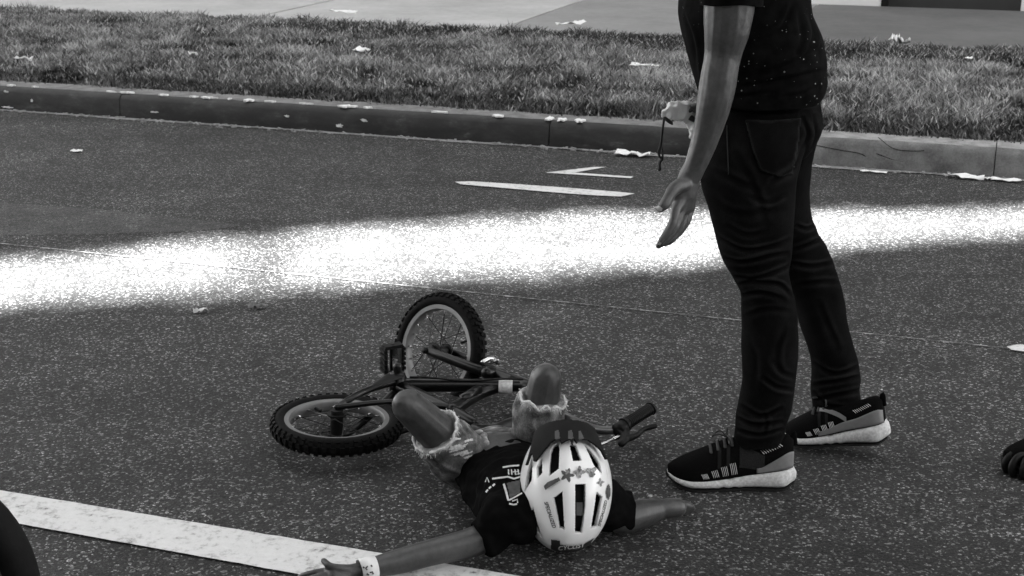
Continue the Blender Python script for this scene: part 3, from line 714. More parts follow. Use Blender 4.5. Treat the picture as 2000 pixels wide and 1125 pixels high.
# left hand: palm on the road, thumb up, fingers spread to the lower left
def hand(wr, palm, kn, fingers, thumb, rp, rf):
    seg([wr, palm, (kn[1]+kn[2])*.5], [rp*.85, rp, rp*.95], res=8)
    for k in range(4): seg([palm*.6 + wr*.4, palm*.35 + kn[k]*.65, kn[k]], [rp*.55, rp*.5, rf*1.12], res=6)
    for k, f in enumerate(fingers): seg([kn[k]] + f, [rf*(1.08-.16*j/len(f)) if k < 3 else rf*(.95-.16*j/len(f)) for j in range(len(f)+1)], 10, res=10)
    seg(thumb, [rf*1.35, rf*1.25, rf*1.1, rf*.95][:len(thumb)], 10, res=10)
pl = G(690, 1117, .03)
hand(WRL, pl, [G(652, 1113, .036), G(650, 1121, .034), G(653, 1129, .03), G(660, 1137, .026)],
     [[G(622, 1117, .034), G(600, 1122, .028), G(585, 1127, .02)], [G(618, 1127, .034), G(592, 1134, .026), G(574, 1140, .016)], [G(622, 1138, .028), G(598, 1147, .022), G(582, 1152, .014)], [G(634, 1147, .024), G(614, 1155, .018), G(602, 1160, .012)]],
     [G(700, 1111, .035), G(668, 1110, .046), G(645, 1106, .052), G(632, 1095, .056)], .017, .0072)
pr2 = G(1302, 993, .042)
hand(WRR, pr2, [G(1322, 984, .048), G(1324, 989, .044), G(1323, 994, .036), G(1319, 999, .028)],
     [[G(1336, 984, .04), G(1346, 987, .03), G(1350, 990, .02)], [G(1338, 988, .036), G(1350, 990, .026), G(1352, 994, .016)], [G(1335, 994, .028), G(1345, 996, .02), G(1346, 999, .012)], [G(1328, 1000, .022), G(1336, 1002, .016), G(1338, 1004, .01)]],
     [G(1290, 988, .05), G(1284, 980, .056), G(1276, 975, .06), G(1270, 972, .06)], .0225, .0082)
bodyc = obj('body', fuse(b, .0035, 4), M['skin_child'], child)
mb = MB(); mb.ball(G(1270, 970, .066), (.006, .004, .004), 10, 8); obj('thumb_nail', mb, M['nail'], bodyc)
for sg in (1, -1):
    mb = MB(); mb.ball(HD + HR*.028*sg - HU*.04 + HF*.079, (.012, .006, .005), 12, 8, (HR, HF, HU)); obj('eye', mb, M['foam'], bodyc)
mb = MB(); mb.ball(HD - HU*.096 + HF*.083, (.019, .006, .004), 12, 8, (HR, HF, HU)); obj('mouth', mb, M['print_grey'], bodyc)
for pts in ():
    pass

def cloth_noise(me, amp, fine, seed, scale=(14, 14, 14), aniso=None):
    def fn(co, no):
        n1 = vnoise(co, scale, seed); n2 = vnoise(co, tuple(2.6*q for q in scale), seed+3)
        if aniso is not None:
            A = np.array(aniso[0]); rr = co @ A.T; n3 = vnoise(rr, aniso[1], seed+7); ridge = (1-np.abs(n3)*2.2); return amp*n1 + fine*n2 + aniso[2]*np.clip(ridge, -1, 1)
        return amp*n1 + fine*n2
    displace(me, fn)
def frame_of(d, up=(0, 0, 1)):
    d = Vector(d).normalized(); u = Vector(up); u = (u - d*u.dot(d)).normalized(); return [list(d), list(d.cross(u)), list(u)]

# tee shirt: trunk and two sleeves, loose hem spread on the road at the left
t = MB(); bd = (PEL - (SHL+SHR)*.5).normalized(); lat = (SHR-SHL).normalized()
mid = (SHL+SHR)*.5 + Vector((0, .0, .005))
cs = [(mid - bd*.015, .12, .062), (mid + bd*.05, .140, .076), (mid*.62 + PEL*.38, .130, .078), (mid*.42 + PEL*.58, .120, .066), (mid*.25 + PEL*.75, .114, .060), (mid*.12 + PEL*.88, .110, .056)]
Q = spline([list(c)+[w, h] for c, w, h in cs], 36); rings = []
for k, q in enumerate(Q):
    c = Vector(q[:3]); r = []
    for j in range(64):
        a = 2*math.pi*j/64; e = abs(math.cos(a))**.9*math.copysign(1, math.cos(a)); f = math.sin(a)
        p = c + lat*(q[3]*e) + Vector((0, 0, 1))*(q[4]*f)
        if f < -.15 and e < 0: p += lat*(-.014*min(1, k/22)) + Vector((0, -.012, 0))*min(1, k/22)     # slack cloth on the ground
        p.z = max(p.z, .006 + .004*(j % 3)); r.append(p)
    rings.append(r)
t.loft(rings)
t.tube([SHL + lat*.05 + Vector((0, 0, .005)), SHL - lat*.005, G(958, 1040, .062), G(938, 1054, .052)], [(.06, .055), (.055, .056), (.043, .044), (.040, .041)], 20, res=14, round_ends=False)
t.tube([SHR - lat*.06, SHR + Vector((.0, 0, .005)), G(1205, 996, .06), G(1234, 998, .055)], [(.055, .055), (.054, .055), (.047, .048), (.043, .044)], 20, res=14, round_ends=False)
sm = fuse(t, .0042, 3)
cloth_noise(sm, .008, .004, 2.0, (16, 16, 16), (frame_of((-.75, -.6, 0)), (7, 26, 16), .0022))
shirt = obj('tee_shirt', sm, M['shirt_child'], child)
# ripped denim shorts
t = MB()
t.tube([mid*.22 + PEL*.78, PEL + bd*.02, PEL + bd*.07], [(.104, .050), (.108, .052), (.09, .046)], 30, up=(0, 0, 1), res=10)
def thigh(hip, kn, hem):
    P = spline([list(p) + [r] for p, r in zip((PEL, hip, hip*.5+kn*.5, kn), (.06, .055, .046, .037))], 40); k = min(range(40), key=lambda q: (Vector(P[q][:3])-hem).length)
    ks = [q for q in range(4, k-1, 3)] + [k]
    t.tube([Vector(P[q][:3]) for q in ks], [P[q][3]+(.012 if q < k else .010) for q in ks], 30, res=24, round_ends=False)
    return Vector(P[k][:3]), Vector(P[k][:3])-Vector(P[k-3][:3]), P[k][3]+.010
HEML, DL, RL = thigh(HPL, KNL, G(872, 856, .17)); HEMR, DR, RR_ = thigh(HPR, KNR, G(1063, 768, .22))
sm = fuse(t, .004, 2)
cloth_noise(sm, .005, .003, 5.0, (15, 15, 15), (frame_of(HEML-HPL), (12, 30, 12), .004))
shorts = obj('denim_shorts', sm, M['denim_washed'], child)
def fray(c, d, r, seed):
    rr = random.Random(seed); d = Vector(d).normalized(); u = d.orthogonal().normalized(); w = d.cross(u); mb = MB(); pts = []; m = 64
    for k in range(m+1):
        a = 2*math.pi*k/m; q = r*(1 + .05*math.sin(3*a+seed)); pts.append(c + (u*math.cos(a) + w*math.sin(a))*q + d*(.016*noise.noise(Vector((math.cos(a)*2.6, math.sin(a)*2.6, seed)))))
    mb.tube(pts, [.0026+.0042*abs(noise.noise(Vector((k*.9, seed, 0)))) for k in range(m+1)], 8, round_ends=False)
    for k in range(170):
        a = rr.random()*2*math.pi; p = c + (u*math.cos(a) + w*math.sin(a))*r; e = (u*math.cos(a) + w*math.sin(a))*rr.uniform(-.1, .6) + d*rr.uniform(-.6, 1) + Vector((rr.uniform(-.6, .6), rr.uniform(-.6, .6), rr.uniform(-.9, .3)))
        L = rr.uniform(.004, .011); mb.tube([p, p + e*L*.6, p + e*L + Vector((0, 0, -.004))], [.0011, .0010, .0007], 5, round_ends=False)
    return mb
obj('frayed_hem', fray(HEML, DL, RL+.001, 1.0), M['fray'], shorts); obj('frayed_hem', fray(HEMR, DR, RR_+.001, 4.0), M['fray'], shorts)

# prints and patches that lie on a curved cloth: cut along the outline and laid on the surface
def tree_of(o):
    me = o.data; org = ORIG[o.name]; return BVHTree.FromPolygons([tuple(v.co + org) for v in me.vertices], [tuple(p.vertices) for p in me.polygons])
def laid(bv, poly, step=2.0, lift=.0015, thick=.0):
    xs = [p[0] for p in poly]; ys = [p[1] for p in poly]; mb = MB(); idx = {}
    nx = max(2, int((max(xs)-min(xs))/step)); ny = max(2, int((max(ys)-min(ys))/step)); hx = (max(xs)-min(xs))/nx; hy = (max(ys)-min(ys))/ny
    def vert(i, j):
        if (i, j) in idx: return idx[(i, j)]
        x, y = min(xs)+i*hx, min(ys)+j*hy; d = ray(x, y).normalized(); loc, nr, _, dist = bv.ray_cast(CAMP, d)
        if loc is None: idx[(i, j)] = None; return None
        if nr.dot(d) > 0: nr = -nr
        mb.v.append(loc + nr*lift); idx[(i, j)] = len(mb.v)-1; return idx[(i, j)]
    for i in range(nx):
        for j in range(ny):
            if in_poly(min(xs)+(i+.5)*hx, min(ys)+(j+.5)*hy, poly):
                q = [vert(i, j), vert(i+1, j), vert(i+1, j+1), vert(i, j+1)]
                if None not in q and max((mb.v[a]-mb.v[c]).length for a in q for c in q) < .02: mb.f.append(tuple(q))
    return mb
def stroke(pts, w):
    L = []; Rr = []
    for k, p in enumerate(pts):
        a = pts[max(k-1, 0)]; c = pts[min(k+1, len(pts)-1)]; dx, dy = c[0]-a[0], c[1]-a[1]; l = math.hypot(dx, dy)+1e-6
        L.append((p[0]-dy/l*w/2, p[1]+dx/l*w/2)); Rr.append((p[0]+dy/l*w/2, p[1]-dx/l*w/2))
    return L + Rr[::-1]
bv = tree_of(shirt)
PR = [([(984, 946), (993, 978)], 5, 'print_white'), ([(993, 978), (1020, 964)], 3, 'print_white'), ([(994, 984), (1003, 986), (1010, 985)], 4, 'print_white'), ([(1000, 979), (1010, 976), (1011, 983)], 3, 'print_white'),
      ([(982, 914), (998, 911), (1014, 910)], 4, 'print_white'), ([(962, 936), (978, 934), (992, 932), (1004, 936), (1016, 932)], 4, 'print_white'),
      ([(950, 962), (954, 957)], 4, 'print_white'), ([(956, 955), (960, 951)], 4, 'print_white'), ([(963, 950), (967, 946)], 4, 'print_white'), ([(949, 942), (952, 933), (956, 943)], 2, 'print_white')]
for i, x in enumerate((993, 999, 1006, 1012)): PR.append(([(x, 918), (x+1, 928)], 3, 'print_white')); 
PR += [([(1000, 923), (1012, 922)], 2, 'print_white'), ([(1006, 928), (1018, 925)], 2, 'print_white')]
for pts, w, m in PR:
    q = laid(bv, stroke(pts, w*.8), .5)
    if q.f: obj('print', q, M[m], shirt)
q = laid(bv, [(990, 944), (1016, 938), (1016, 963), (996, 974)], 1.5, .0012)
if q.f: obj('print', q, M['print_grey'], shirt)
# torn patch with loose white threads on the left thigh
bv = tree_of(shorts)
for k in range(26):
    rr = random.Random(k); x = 872 + 36*rr.random(); y = 852 + 34*rr.random() + (x-872)*.3; l = rr.uniform(6, 20)
    q = laid(bv, stroke([(x, y), (x+l*.5, y-l*.10+rr.uniform(-2, 2)), (x+l, y-l*.25)], rr.uniform(1.5, 4)), 1.0, rr.uniform(.001, .004))
    if q.f: obj('torn_thread', q, M['fray'], shorts)
# wristband with a row of dark printed marks
wb = (WRL - G(780, 1096, .036)).normalized(); wc = G(718, 1111, .034)
mb = MB(); mb.tube([wc - wb*.017, wc + wb*.017], [.0245, .0235], 24, round_ends=False, cap=False); wbo = obj('wristband', mb, M['band'], child); so = wbo.modifiers.new('t', 'SOLIDIFY'); so.thickness = .0015
bv = tree_of(wbo)
for pts in ([(718, 1106), (714, 1110), (717, 1113)], [(722, 1118), (727, 1117), (729, 1121)], [(709, 1107), (711, 1110)], [(724, 1104), (727, 1107)], [(716, 1120), (720, 1123)]):
    q = laid(bv, stroke(pts, 3), .8, .001)
    if q.f: obj('print', q, M['ink'], wbo)

# helmet: vented white shell, dark foam core, visor, lettering, plain stickers
def hp(zx, zy): return ((zx/3.75+1000-1105)/HSC, -(zy/3.75+800-953)/HSC)      # traced position on the helmet, in metres
def dome(x, y, k=1.0):
    q = 1 - (x/(HA*k))**2 - (y/(HB*k))**2; return HCc*k*math.sqrt(max(q, 0.0))
def hw(x, y, u): return HC + HR*x + HF*y + HU*u
VENTS = [[(160, 320), (152, 520), (92, 615), (118, 460)], [(188, 430), (226, 345), (228, 470), (190, 508)], [(283, 320), (300, 280), (338, 252), (350, 300), (346, 440), (274, 494)],
         [(420, 255), (468, 268), (508, 382), (445, 386)], [(520, 250), (575, 300), (640, 395), (657, 480), (598, 420)], [(676, 385), (702, 480), (704, 500), (690, 470)],
         [(460, 547), (534, 547), (531, 700), (507, 893), (457, 893)], [(303, 645), (370, 595), (383, 867), (345, 858)], [(612, 598), (658, 642), (612, 850), (570, 867)],
         [(160, 703), (186, 800), (222, 935), (150, 840), (130, 770)], [(112, 852), (165, 928), (240, 992), (172, 965), (112, 892)]]
VENTS = [[hp(*p) for p in v] for v in VENTS]
me_v, me_f = [], []; NT_, NP_ = 150, 260
mbs = MB()
for i in range(NT_+1):
    tau = R(104)*i/NT_
    for j in range(NP_):
        ph = 2*math.pi*j/NP_; x = HA*math.sin(tau)*math.cos(ph); y = HB*.985*math.sin(tau)*math.sin(ph); u = HCc*math.cos(tau)
        rid = .0025*math.cos(x/HA*9.5)*max(0, math.cos(tau))                         # shallow ribs between the vents
        mbs.v.append(hw(x, y, u + rid))
for i in range(NT_):
    for j in range(NP_):
        tau = R(104)*(i+.5)/NT_; ph = 2*math.pi*(j+.5)/NP_; x = HA*math.sin(tau)*math.cos(ph); y = HB*.985*math.sin(tau)*math.sin(ph)
        if tau < R(89) and any(in_poly(x, y, v) for v in VENTS): continue
        a = i*NP_+j; b_ = i*NP_+(j+1) % NP_; f = (a, b_, b_+NP_, a+NP_)
        mbs.f.append(f)
helmet = obj('helmet', mbs, M['helmet'], child); helmet['label'] = 'white vented bicycle helmet with dark visor and small stickers'
bmh = bmesh.new(); bmh.from_mesh(helmet.data); bmesh.ops.remove_doubles(bmh, verts=bmh.verts, dist=1e-5); loose = [v for v in bmh.verts if not v.link_faces]; bmesh.ops.delete(bmh, geom=loose, context='VERTS'); 
for f in bmh.faces:
    f.smooth = True
    if f.normal.dot(f.calc_center_median() + ORIG[helmet.name] - HC) < 0: f.normal_flip()
bmh.to_mesh(helmet.data); bmh.free()
so = helmet.modifiers.new('shell', 'SOLIDIFY'); so.thickness = .007; so.offset = -1
mb = MB(); mb.ball(HC - HU*.004, (HA*.9, HB*.88, HCc*.87), 40, 28, (HR, HF, HU)); obj('foam_core', mb, M['foam'], helmet)
mb = MB()                                                                            # grey pad seen through the middle vent
x0, y0 = hp(468, 675); x1, y1 = hp(512, 765); mb.add([hw(x, y, dome(x, y)*.9+.0) for x, y in ((x0, y0), (x1, y0), (x1, y1), (x0, y1))], [(0, 1, 2, 3)]); mb.prism([hw(x, y, dome(x, y)*.87) for x, y in ((x0, y0), (x1, y0), (x1, y1), (x0, y1))], HU*.012); obj('pad', mb, M['print_grey'], helmet, smooth=False)
def patch(poly, k, lift, thick, step=.0016, b_ext=1.0):
    """a piece of dome cut to an outline traced on the helmet"""
    xs = [p[0] for p in poly]; ys = [p[1] for p in poly]; mb = MB(); idx = {}
    nx = max(2, int((max(xs)-min(xs))/step)); ny = max(2, int((max(ys)-min(ys))/step)); hx = (max(xs)-min(xs))/nx; hy = (max(ys)-min(ys))/ny
    def vert(i, j):
        if (i, j) not in idx:
            x, y = min(xs)+i*hx, min(ys)+j*hy; q = 1-(x/(HA*k))**2-(y/(HB*k*b_ext))**2
            mb.v.append(hw(x, y, HCc*k*math.sqrt(max(q, 0)) - (.06*math.sqrt(-q) if q < 0 else 0) + lift)); idx[(i, j)] = len(mb.v)-1
        return idx[(i, j)]
    for i in range(nx):
        for j in range(ny):
            if in_poly(min(xs)+(i+.5)*hx, min(ys)+(j+.5)*hy, poly): mb.f.append((vert(i, j), vert(i+1, j), vert(i+1, j+1), vert(i, j+1)))
    return mb
vis = [(118, 415), (140, 345), (163, 250), (175, 185), (215, 140), (280, 112), (345, 100), (410, 97), (480, 102), (545, 117), (595, 150), (618, 205), (645, 275), (682, 372), (672, 372), (645, 318), (600, 275), (545, 240), (515, 240),
       (535, 262), (505, 232), (496, 205), (480, 170), (490, 235), (470, 268), (450, 235), (440, 285), (425, 240), (412, 240), (365, 268), (350, 225), (330, 232), (290, 262), (240, 325), (220, 350), (190, 390), (175, 388), (165, 330), (152, 345), (128, 410)]
vo = obj('visor', patch([hp(*p) for p in vis], 1.055, .002, 0, .0012, 1.10), M['visor'], helmet); so = vo.modifiers.new('t', 'SOLIDIFY'); so.thickness = .004; so.offset = 1
for x0, x1 in ((318, 345), (412, 440), (487, 515)):                                   # raised ribs on the visor
    q = patch([hp(x0, 170), hp(x1, 165), hp(x1+12, 228), hp(x0+2, 232)], 1.075, .004, 0, .0015, 1.10); obj('rib', q, M['rib'], vo)
def text_on(txt, p0, p1, size, m, parent, flip=False, k=1.0, lift=.0012, shear=.25):
    cu = bpy.data.curves.new('txt', 'FONT'); cu.body = txt; cu.size = 1.0; cu.shear = shear; cu.offset = .018; o = bpy.data.objects.new('txt', cu); C.objects.link(o)
    dg = bpy.context.evaluated_depsgraph_get(); dg.update(); me = bpy.data.meshes.new_from_object(o.evaluated_get(dg)); bpy.data.objects.remove(o)
    bm = bmesh.new(); bm.from_mesh(me); bmesh.ops.triangulate(bm, faces=bm.faces); bmesh.ops.subdivide_edges(bm, edges=[e for e in bm.edges if e.calc_length() > .25], cuts=2); 
    w = max(v.co.x for v in bm.verts); A = Vector(hp(*p0)).to_3d() if False else Vector((*hp(*p0), 0)); B = Vector((*hp(*p1), 0)); d = (B-A); L = d.length; d.normalize(); nn = Vector((-d.y, d.x, 0))*(-1 if flip else 1)
    for v in bm.verts:
        q = A + d*(v.co.x/w*L) + nn*(v.co.y*size); v.co = hw(q.x, q.y, dome(q.x, q.y, k) + .0025*math.cos(q.x/HA*9.5)*max(0, dome(q.x, q.y)/HCc)*(1 if k == 1 else 0) + lift)
    bm.to_mesh(me); bm.free(); return obj('lettering', me, M[m], parent, smooth=False)
text_on('SPECIALIZED', (240, 672), (300, 858), .0105, 'ink', helmet)
text_on('SPECIALIZED', (640, 850), (692, 665), .0085, 'ink', helmet)
obj('rear_band', patch([hp(*p) for p in [(288, 938), (352, 945), (352, 974), (410, 985), (480, 980), (540, 962), (600, 930), (560, 985), (480, 1028), (400, 1040), (330, 1030), (284, 1012)]], 1.0, .0022, 0, .001), M['ink'], helmet)
text_on('CYCLIST', (335, 1018), (535, 992), .0125, 'thread', helmet, lift=.004)
ST_ = [([(238, 560), (262, 535), (345, 500), (356, 520), (275, 570), (250, 588)], 'sticker_dark'),
       ([(690, 560), (705, 545), (716, 580), (714, 630), (700, 660), (685, 640), (680, 600)], 'sticker_dark')]
def flower(cx, cy, r, n, ph): return [(cx + r*(.72+.28*math.cos(n*a+ph))*math.cos(a), cy + r*(.72+.28*math.cos(n*a+ph))*math.sin(a)) for a in np.linspace(0, 2*math.pi, 30, endpoint=False)]
ST_ += [(flower(405, 485, 52, 5, 0), 'sticker_dark'), (flower(405, 462, 20, 3, 0), 'sticker_mid'), (flower(492, 462, 44, 4, 0), 'sticker_mid'), (flower(492, 450, 16, 3, 1), 'sticker_dark'), (flower(578, 458, 42, 3, 2), 'sticker_mid'), (flower(582, 478, 22, 3, 0), 'sticker_dark'), (flower(640, 535, 30, 4, .6), 'sticker_mid')]
for k, (poly, m) in enumerate(ST_): obj('sticker', patch([hp(*p) for p in poly], 1.0, .0030 + .0008*(k % 2 if k > 1 else 0), 0, .0012), M[m], helmet)
# chin strap seen at the helmet's edge
mb = MB(); mb.tube([HC + HR*(-HA*.86) + HF*.03 - HU*.05, HC + HR*(-HA*.7) + HF*.06 - HU*.1, HD + HF*.02 - HU*.13], [(.007, .0015)]*3, 8, res=10); obj('strap', mb, M['foam'], helmet)

# ================================================================== SHOES (built along +X from heel to toe, sole at z = 0)
def shoe(parent, origin, yaw, pitch=0.0, L=.305, side=1, grey_side=False, dark=False, hs=1.0):
    Rm = Matrix.Translation(origin) @ Matrix.Rotation(yaw, 4, 'Z') @ Matrix.Rotation(pitch, 4, 'Y')
    X = [0, .04, .12, .25, .40, .55, .70, .82, .92, .98, 1.0]
    Wd = [.012, .026, .033, .034, .034, .039, .045, .044, .034, .018, .004]
    ZS = [.050, .050, .048, .043, .036, .029, .025, .024, .026, .029, .031]            # where the upper meets the sole
    ZT = [.112, .128, .124, .112, .118, .110, .090, .074, .061, .052, .045]            # top of the upper
    ZT = [z*hs for z in ZT]
    f = lambda A, x: float(np.interp(x, X, A))
    def sm(A, x): return (f(A, max(0, x-.025)) + 2*f(A, x) + f(A, min(1, x+.025)))/4
    def up(x, t, off=0.0):
        w, z0, z1 = sm(Wd, x)*.97+off, sm(ZS, x), sm(ZT, x)+off
        c, s_ = math.cos(t), math.sin(t); return Rm @ Vector((x*L, w*math.copysign(abs(c)**.75, c), z0 + (z1-z0)*s_**.8))
    mb = MB(); rings = []
    for x in np.linspace(0.004, .998, 44): rings.append([up(x, t) for t in np.linspace(0, math.pi, 25)] + [Rm @ Vector((x*L, y, sm(ZS, x)-.008)) for y in np.linspace(-1, 1, 7)[1:-1]*sm(Wd, x)*.9])
    mb.loft(rings); u = obj('shoe', mb, M['knit'], parent)
    mb = MB(); rings = []; zb = lambda x: .001 + .022*max(0, (x-.80)/.2)**2.0 + .014*max(0, (.08-x)/.11)**1.5
    for x in np.linspace(-.035, 1.006, 52):
        xx = min(max(x, 0), 1); w = (sm(Wd, xx) + .004 + .006*max(0, 1-abs(xx-.1)/.2)); 
        if x < 0: w *= math.sqrt(max(.05, 1-(x/.036)**2)); 
        z1 = sm(ZS, xx)*(1 if x >= 0 else 1-.35*(-x/.035)) + .003 - .004*max(0, 1-abs(xx-.5)/.1); z0 = zb(x) + .004; r = []
        for t in np.linspace(0, 2*math.pi, 24, endpoint=False):
            c, s_ = math.cos(t), math.sin(t); bulge = 1 + .05*math.cos(t*2)
            r.append(Rm @ Vector((x*L, w*math.copysign(abs(c)**.55, c), (z0+z1)/2 + (z1-z0)/2*math.copysign(abs(s_)**.6, s_) + .0015*math.sin(x*70)*(1 if .4 < x < .62 and abs(c) > .6 else 0))))
        rings.append(r)
    mb.loft(rings); obj('midsole', mb, M['rubber' if dark else 'foamsole'], u)
    mb = MB(); rings = []
    for x in np.linspace(-.015, 1.012, 40):
        xx = min(max(x, 0), 1); w = sm(Wd, xx) + .0035; z0 = zb(x); lip = .010 if x > .975 else 0
        rings.append([Rm @ Vector((x*L, y*w, z)) for y, z in ((-1, z0), (1, z0), (1.0, z0+.0035+lip*.6), (-1.0, z0+.0035+lip*.6))])
    mb.loft(rings); obj('outsole', mb, M['rubber'], u, sharp=40)
    # heel counter: grey cup round the heel, with a strap running forward on the inner side
    def strip(xa, xb, ta, tb, off, n=18, m=8, wrap=False):
        mb = MB(); rings = []
        for i in range(n):
            x = xa + (xb-xa)*i/(n-1); a0, b0 = ta(x), tb(x); rings.append([up(x, a0+(b0-a0)*j/(m-1), off) for j in range(m)])
        mb.loft(rings, False, False); return mb
    gm_ = M['shoe_grey'] if not dark else M['rubber']
    for sg in (0, 1):
        mir = (lambda t, sg=sg: t if sg == 0 else math.pi-t)
        far = .30 if not grey_side else .62
        mb = strip(.004, far, lambda x: mir(.02), lambda x: mir(.02 + .55*max(.22, 1-(x/far)*.9)), .0022); o = obj('heel_counter', mb, gm_, u); so = o.modifiers.new('t', 'SOLIDIFY'); so.thickness = .0015
        if grey_side:
            mb = strip(.34, .60, lambda x: mir(.25+(x-.34)*3.0), lambda x: mir(.45+(x-.34)*3.2), .0028); o = obj('overlay', mb, gm_, u)
        else:
            mb = strip(.24, .44, lambda x: mir(.05+(x-.24)*.8), lambda x: mir(.55+(x-.24)*2.6), .0018); o = obj('overlay', mb, M['overlay'] if not dark else M['rubber'], u)
        if not dark:
            for g, (xc, n_) in enumerate(((.70, 5), (.62, 4), (.545, 4), (.475, 4))):              # fine white stitched bars along the sole
                mb = MB()
                for k in range(n_):
                    x0 = xc - .034*(k/(n_-1)-.5)*1.2; ln = .16 + .05*g; P = [up(x0 + .02*q, mir(.06+ln*q), .0016) for q in (0, .5, 1)]; mb.tube(P, [.0007]*3, 4, res=5, round_ends=False)
                tag(obj('stitching', mb, M['thread'], u), kind='stuff')
            for g, xc in enumerate((.60, .53)):                                               # two of the dark cross bands
                mb = strip(xc-.014, xc+.014, lambda x: mir(.30), lambda x: mir(1.15), .002, 4, 8); obj('band', mb, M['visor'], u)
            mb = MB()
            for k in range(9):
                x0 = .10 + .018*k; P = [up(x0 + .03*q, mir(.78+.18*q - .02*k), .0018) for q in (0, 1)]; mb.tube(P, [.0008]*2, 4, round_ends=False)
            tag(obj('stitching', mb, M['thread'], u), kind='stuff')
    for k in range(4):                                                                        # laces across the tongue
        x0 = .50 + .055*k; mb = MB(); mb.tube([up(x0, t, .003) for t in (1.05, 1.3, 1.57, 1.84, 2.1)], [(.0035, .0018)]*5, 8, res=12); obj('lace', mb, M['cord'] if not dark else M['rubber'], u)
    c = up(.52, 1.57, .004); X_ = (Rm.to_3x3() @ Vector((1, 0, 0))); Y_ = (Rm.to_3x3() @ Vector((0, 1, 0)))
    for sg in (1, -1):
        mb = MB(); mb.tube([c, c + Y_*.016*sg + Vector((0, 0, .012)) + X_*.004, c + Y_*.034*sg + Vector((0, 0, .010)), c + Y_*.03*sg + Vector((0, 0, -.002)), c], [.0022]*5, 7, res=20); obj('lace_bow', mb, M['cord'] if not dark else M['rubber'], u)
        mb = MB(); mb.tube([c, c + Y_*.012*sg + X_*.02 + Vector((0, 0, .014)), c + Y_*.02*sg + X_*.035 + Vector((0, 0, .017 if sg > 0 else -.004))], [.002, .002, .0024], 7, res=10); obj('lace_end', mb, M['cord'] if not dark else M['rubber'], u)
    mb = MB(); mb.tube([up(.015, 1.57, -.002), up(.004, 1.57, .006) + Vector((0, 0, .010)), up(.0, 1.5, .0) + Vector((0, 0, -.012)) - X_*.004], [(.0055, .0025)]*3, 8, up=tuple(Y_), res=8); obj('pull_tab', mb, M['knit'], u)
    return u

# ================================================================== THE MAN
MY = 3.15
man = thing('person', 'man standing over the child in speckled dark tee, black jeans and white-soled sneakers', 'person', (.55, 3.15, 0))
def outline_loft(rows, n=64, res=90, pw=.92):
    """rows: (y, left x, right x, distance, half depth): a closed loft whose width follows the outline"""
    Q = []
    for y, xl, xr, Yc, hd in rows:
        a, c = D(xl, y, Yc), D(xr, y, Yc); Q.append(list((a+c)/2) + list((c-a)/2) + [hd])
    Q = spline(Q, res); rings = []
    for q in Q:
        c, ha, hd = Vector(q[:3]), Vector(q[3:6]), q[6]; r = []
        for j in range(n):
            t = 2*math.pi*j/n; e = math.copysign(abs(math.cos(t))**pw, math.cos(t)); f = math.copysign(abs(math.sin(t))**pw, math.sin(t)); r.append(c + ha*e + Vector((0, hd, 0))*f)
        rings.append(r)
    return rings
near = [(205, 1392, 1585, 3.13, .11), (250, 1380, 1580, 3.11, .115), (300, 1372, 1568, 3.09, .112), (350, 1367, 1556, 3.08, .105), (420, 1387, 1551, 3.07, .098), (480, 1402, 1545, 3.07, .09), (520, 1416, 1542, 3.07, .082), (545, 1432, 1546, 3.07, .076),
        (570, 1445, 1551, 3.07, .072), (600, 1448, 1555, 3.07, .073), (640, 1448, 1559, 3.07, .073), (690, 1449, 1557, 3.07, .07), (730, 1449, 1554, 3.07, .066), (770, 1446, 1550, 3.07, .064), (795, 1441, 1546, 3.07, .062), (820, 1437, 1537, 3.07, .06), (845, 1433, 1531, 3.07, .058), (862, 1430, 1528, 3.07, .057)]
far = [(205, 1430, 1592, 3.24, .11), (240, 1430, 1606, 3.25, .115), (277, 1430, 1594, 3.26, .11), (300, 1435, 1588, 3.27, .105), (323, 1440, 1584, 3.27, .10), (416, 1465, 1583, 3.28, .09), (443, 1472, 1592, 3.28, .085), (480, 1490, 1615, 3.29, .078), (539, 1526, 1640, 3.29, .074), (580, 1545, 1647, 3.29, .072),
       (632, 1562, 1656, 3.29, .068), (668, 1574, 1665, 3.29, .065), (709, 1584, 1678, 3.29, .062), (735, 1585, 1680, 3.29, .06), (756, 1584, 1678, 3.29, .059), (781, 1585, 1682, 3.29, .058), (806, 1590, 1688, 3.29, .056)]
t = MB(); t.loft(outline_loft(near)); t.loft(outline_loft(far)); t.loft(outline_loft([(190, 1385, 1598, 3.18, .15), (240, 1378, 1603, 3.18, .165), (275, 1380, 1590, 3.18, .15), (300, 1400, 1575, 3.18, .12)], res=20))
jm = fuse(t, .0042, 2)
def to_px(co):
    c, q = math.cos(PITCH), math.sin(PITCH); x, y, z = co[:, 0], co[:, 1], co[:, 2]-CAM_H
    dep = y*c - z*q; up_ = y*q + z*c; return 1000 + FPX*x/dep, 562.5 - FPX*up_/dep
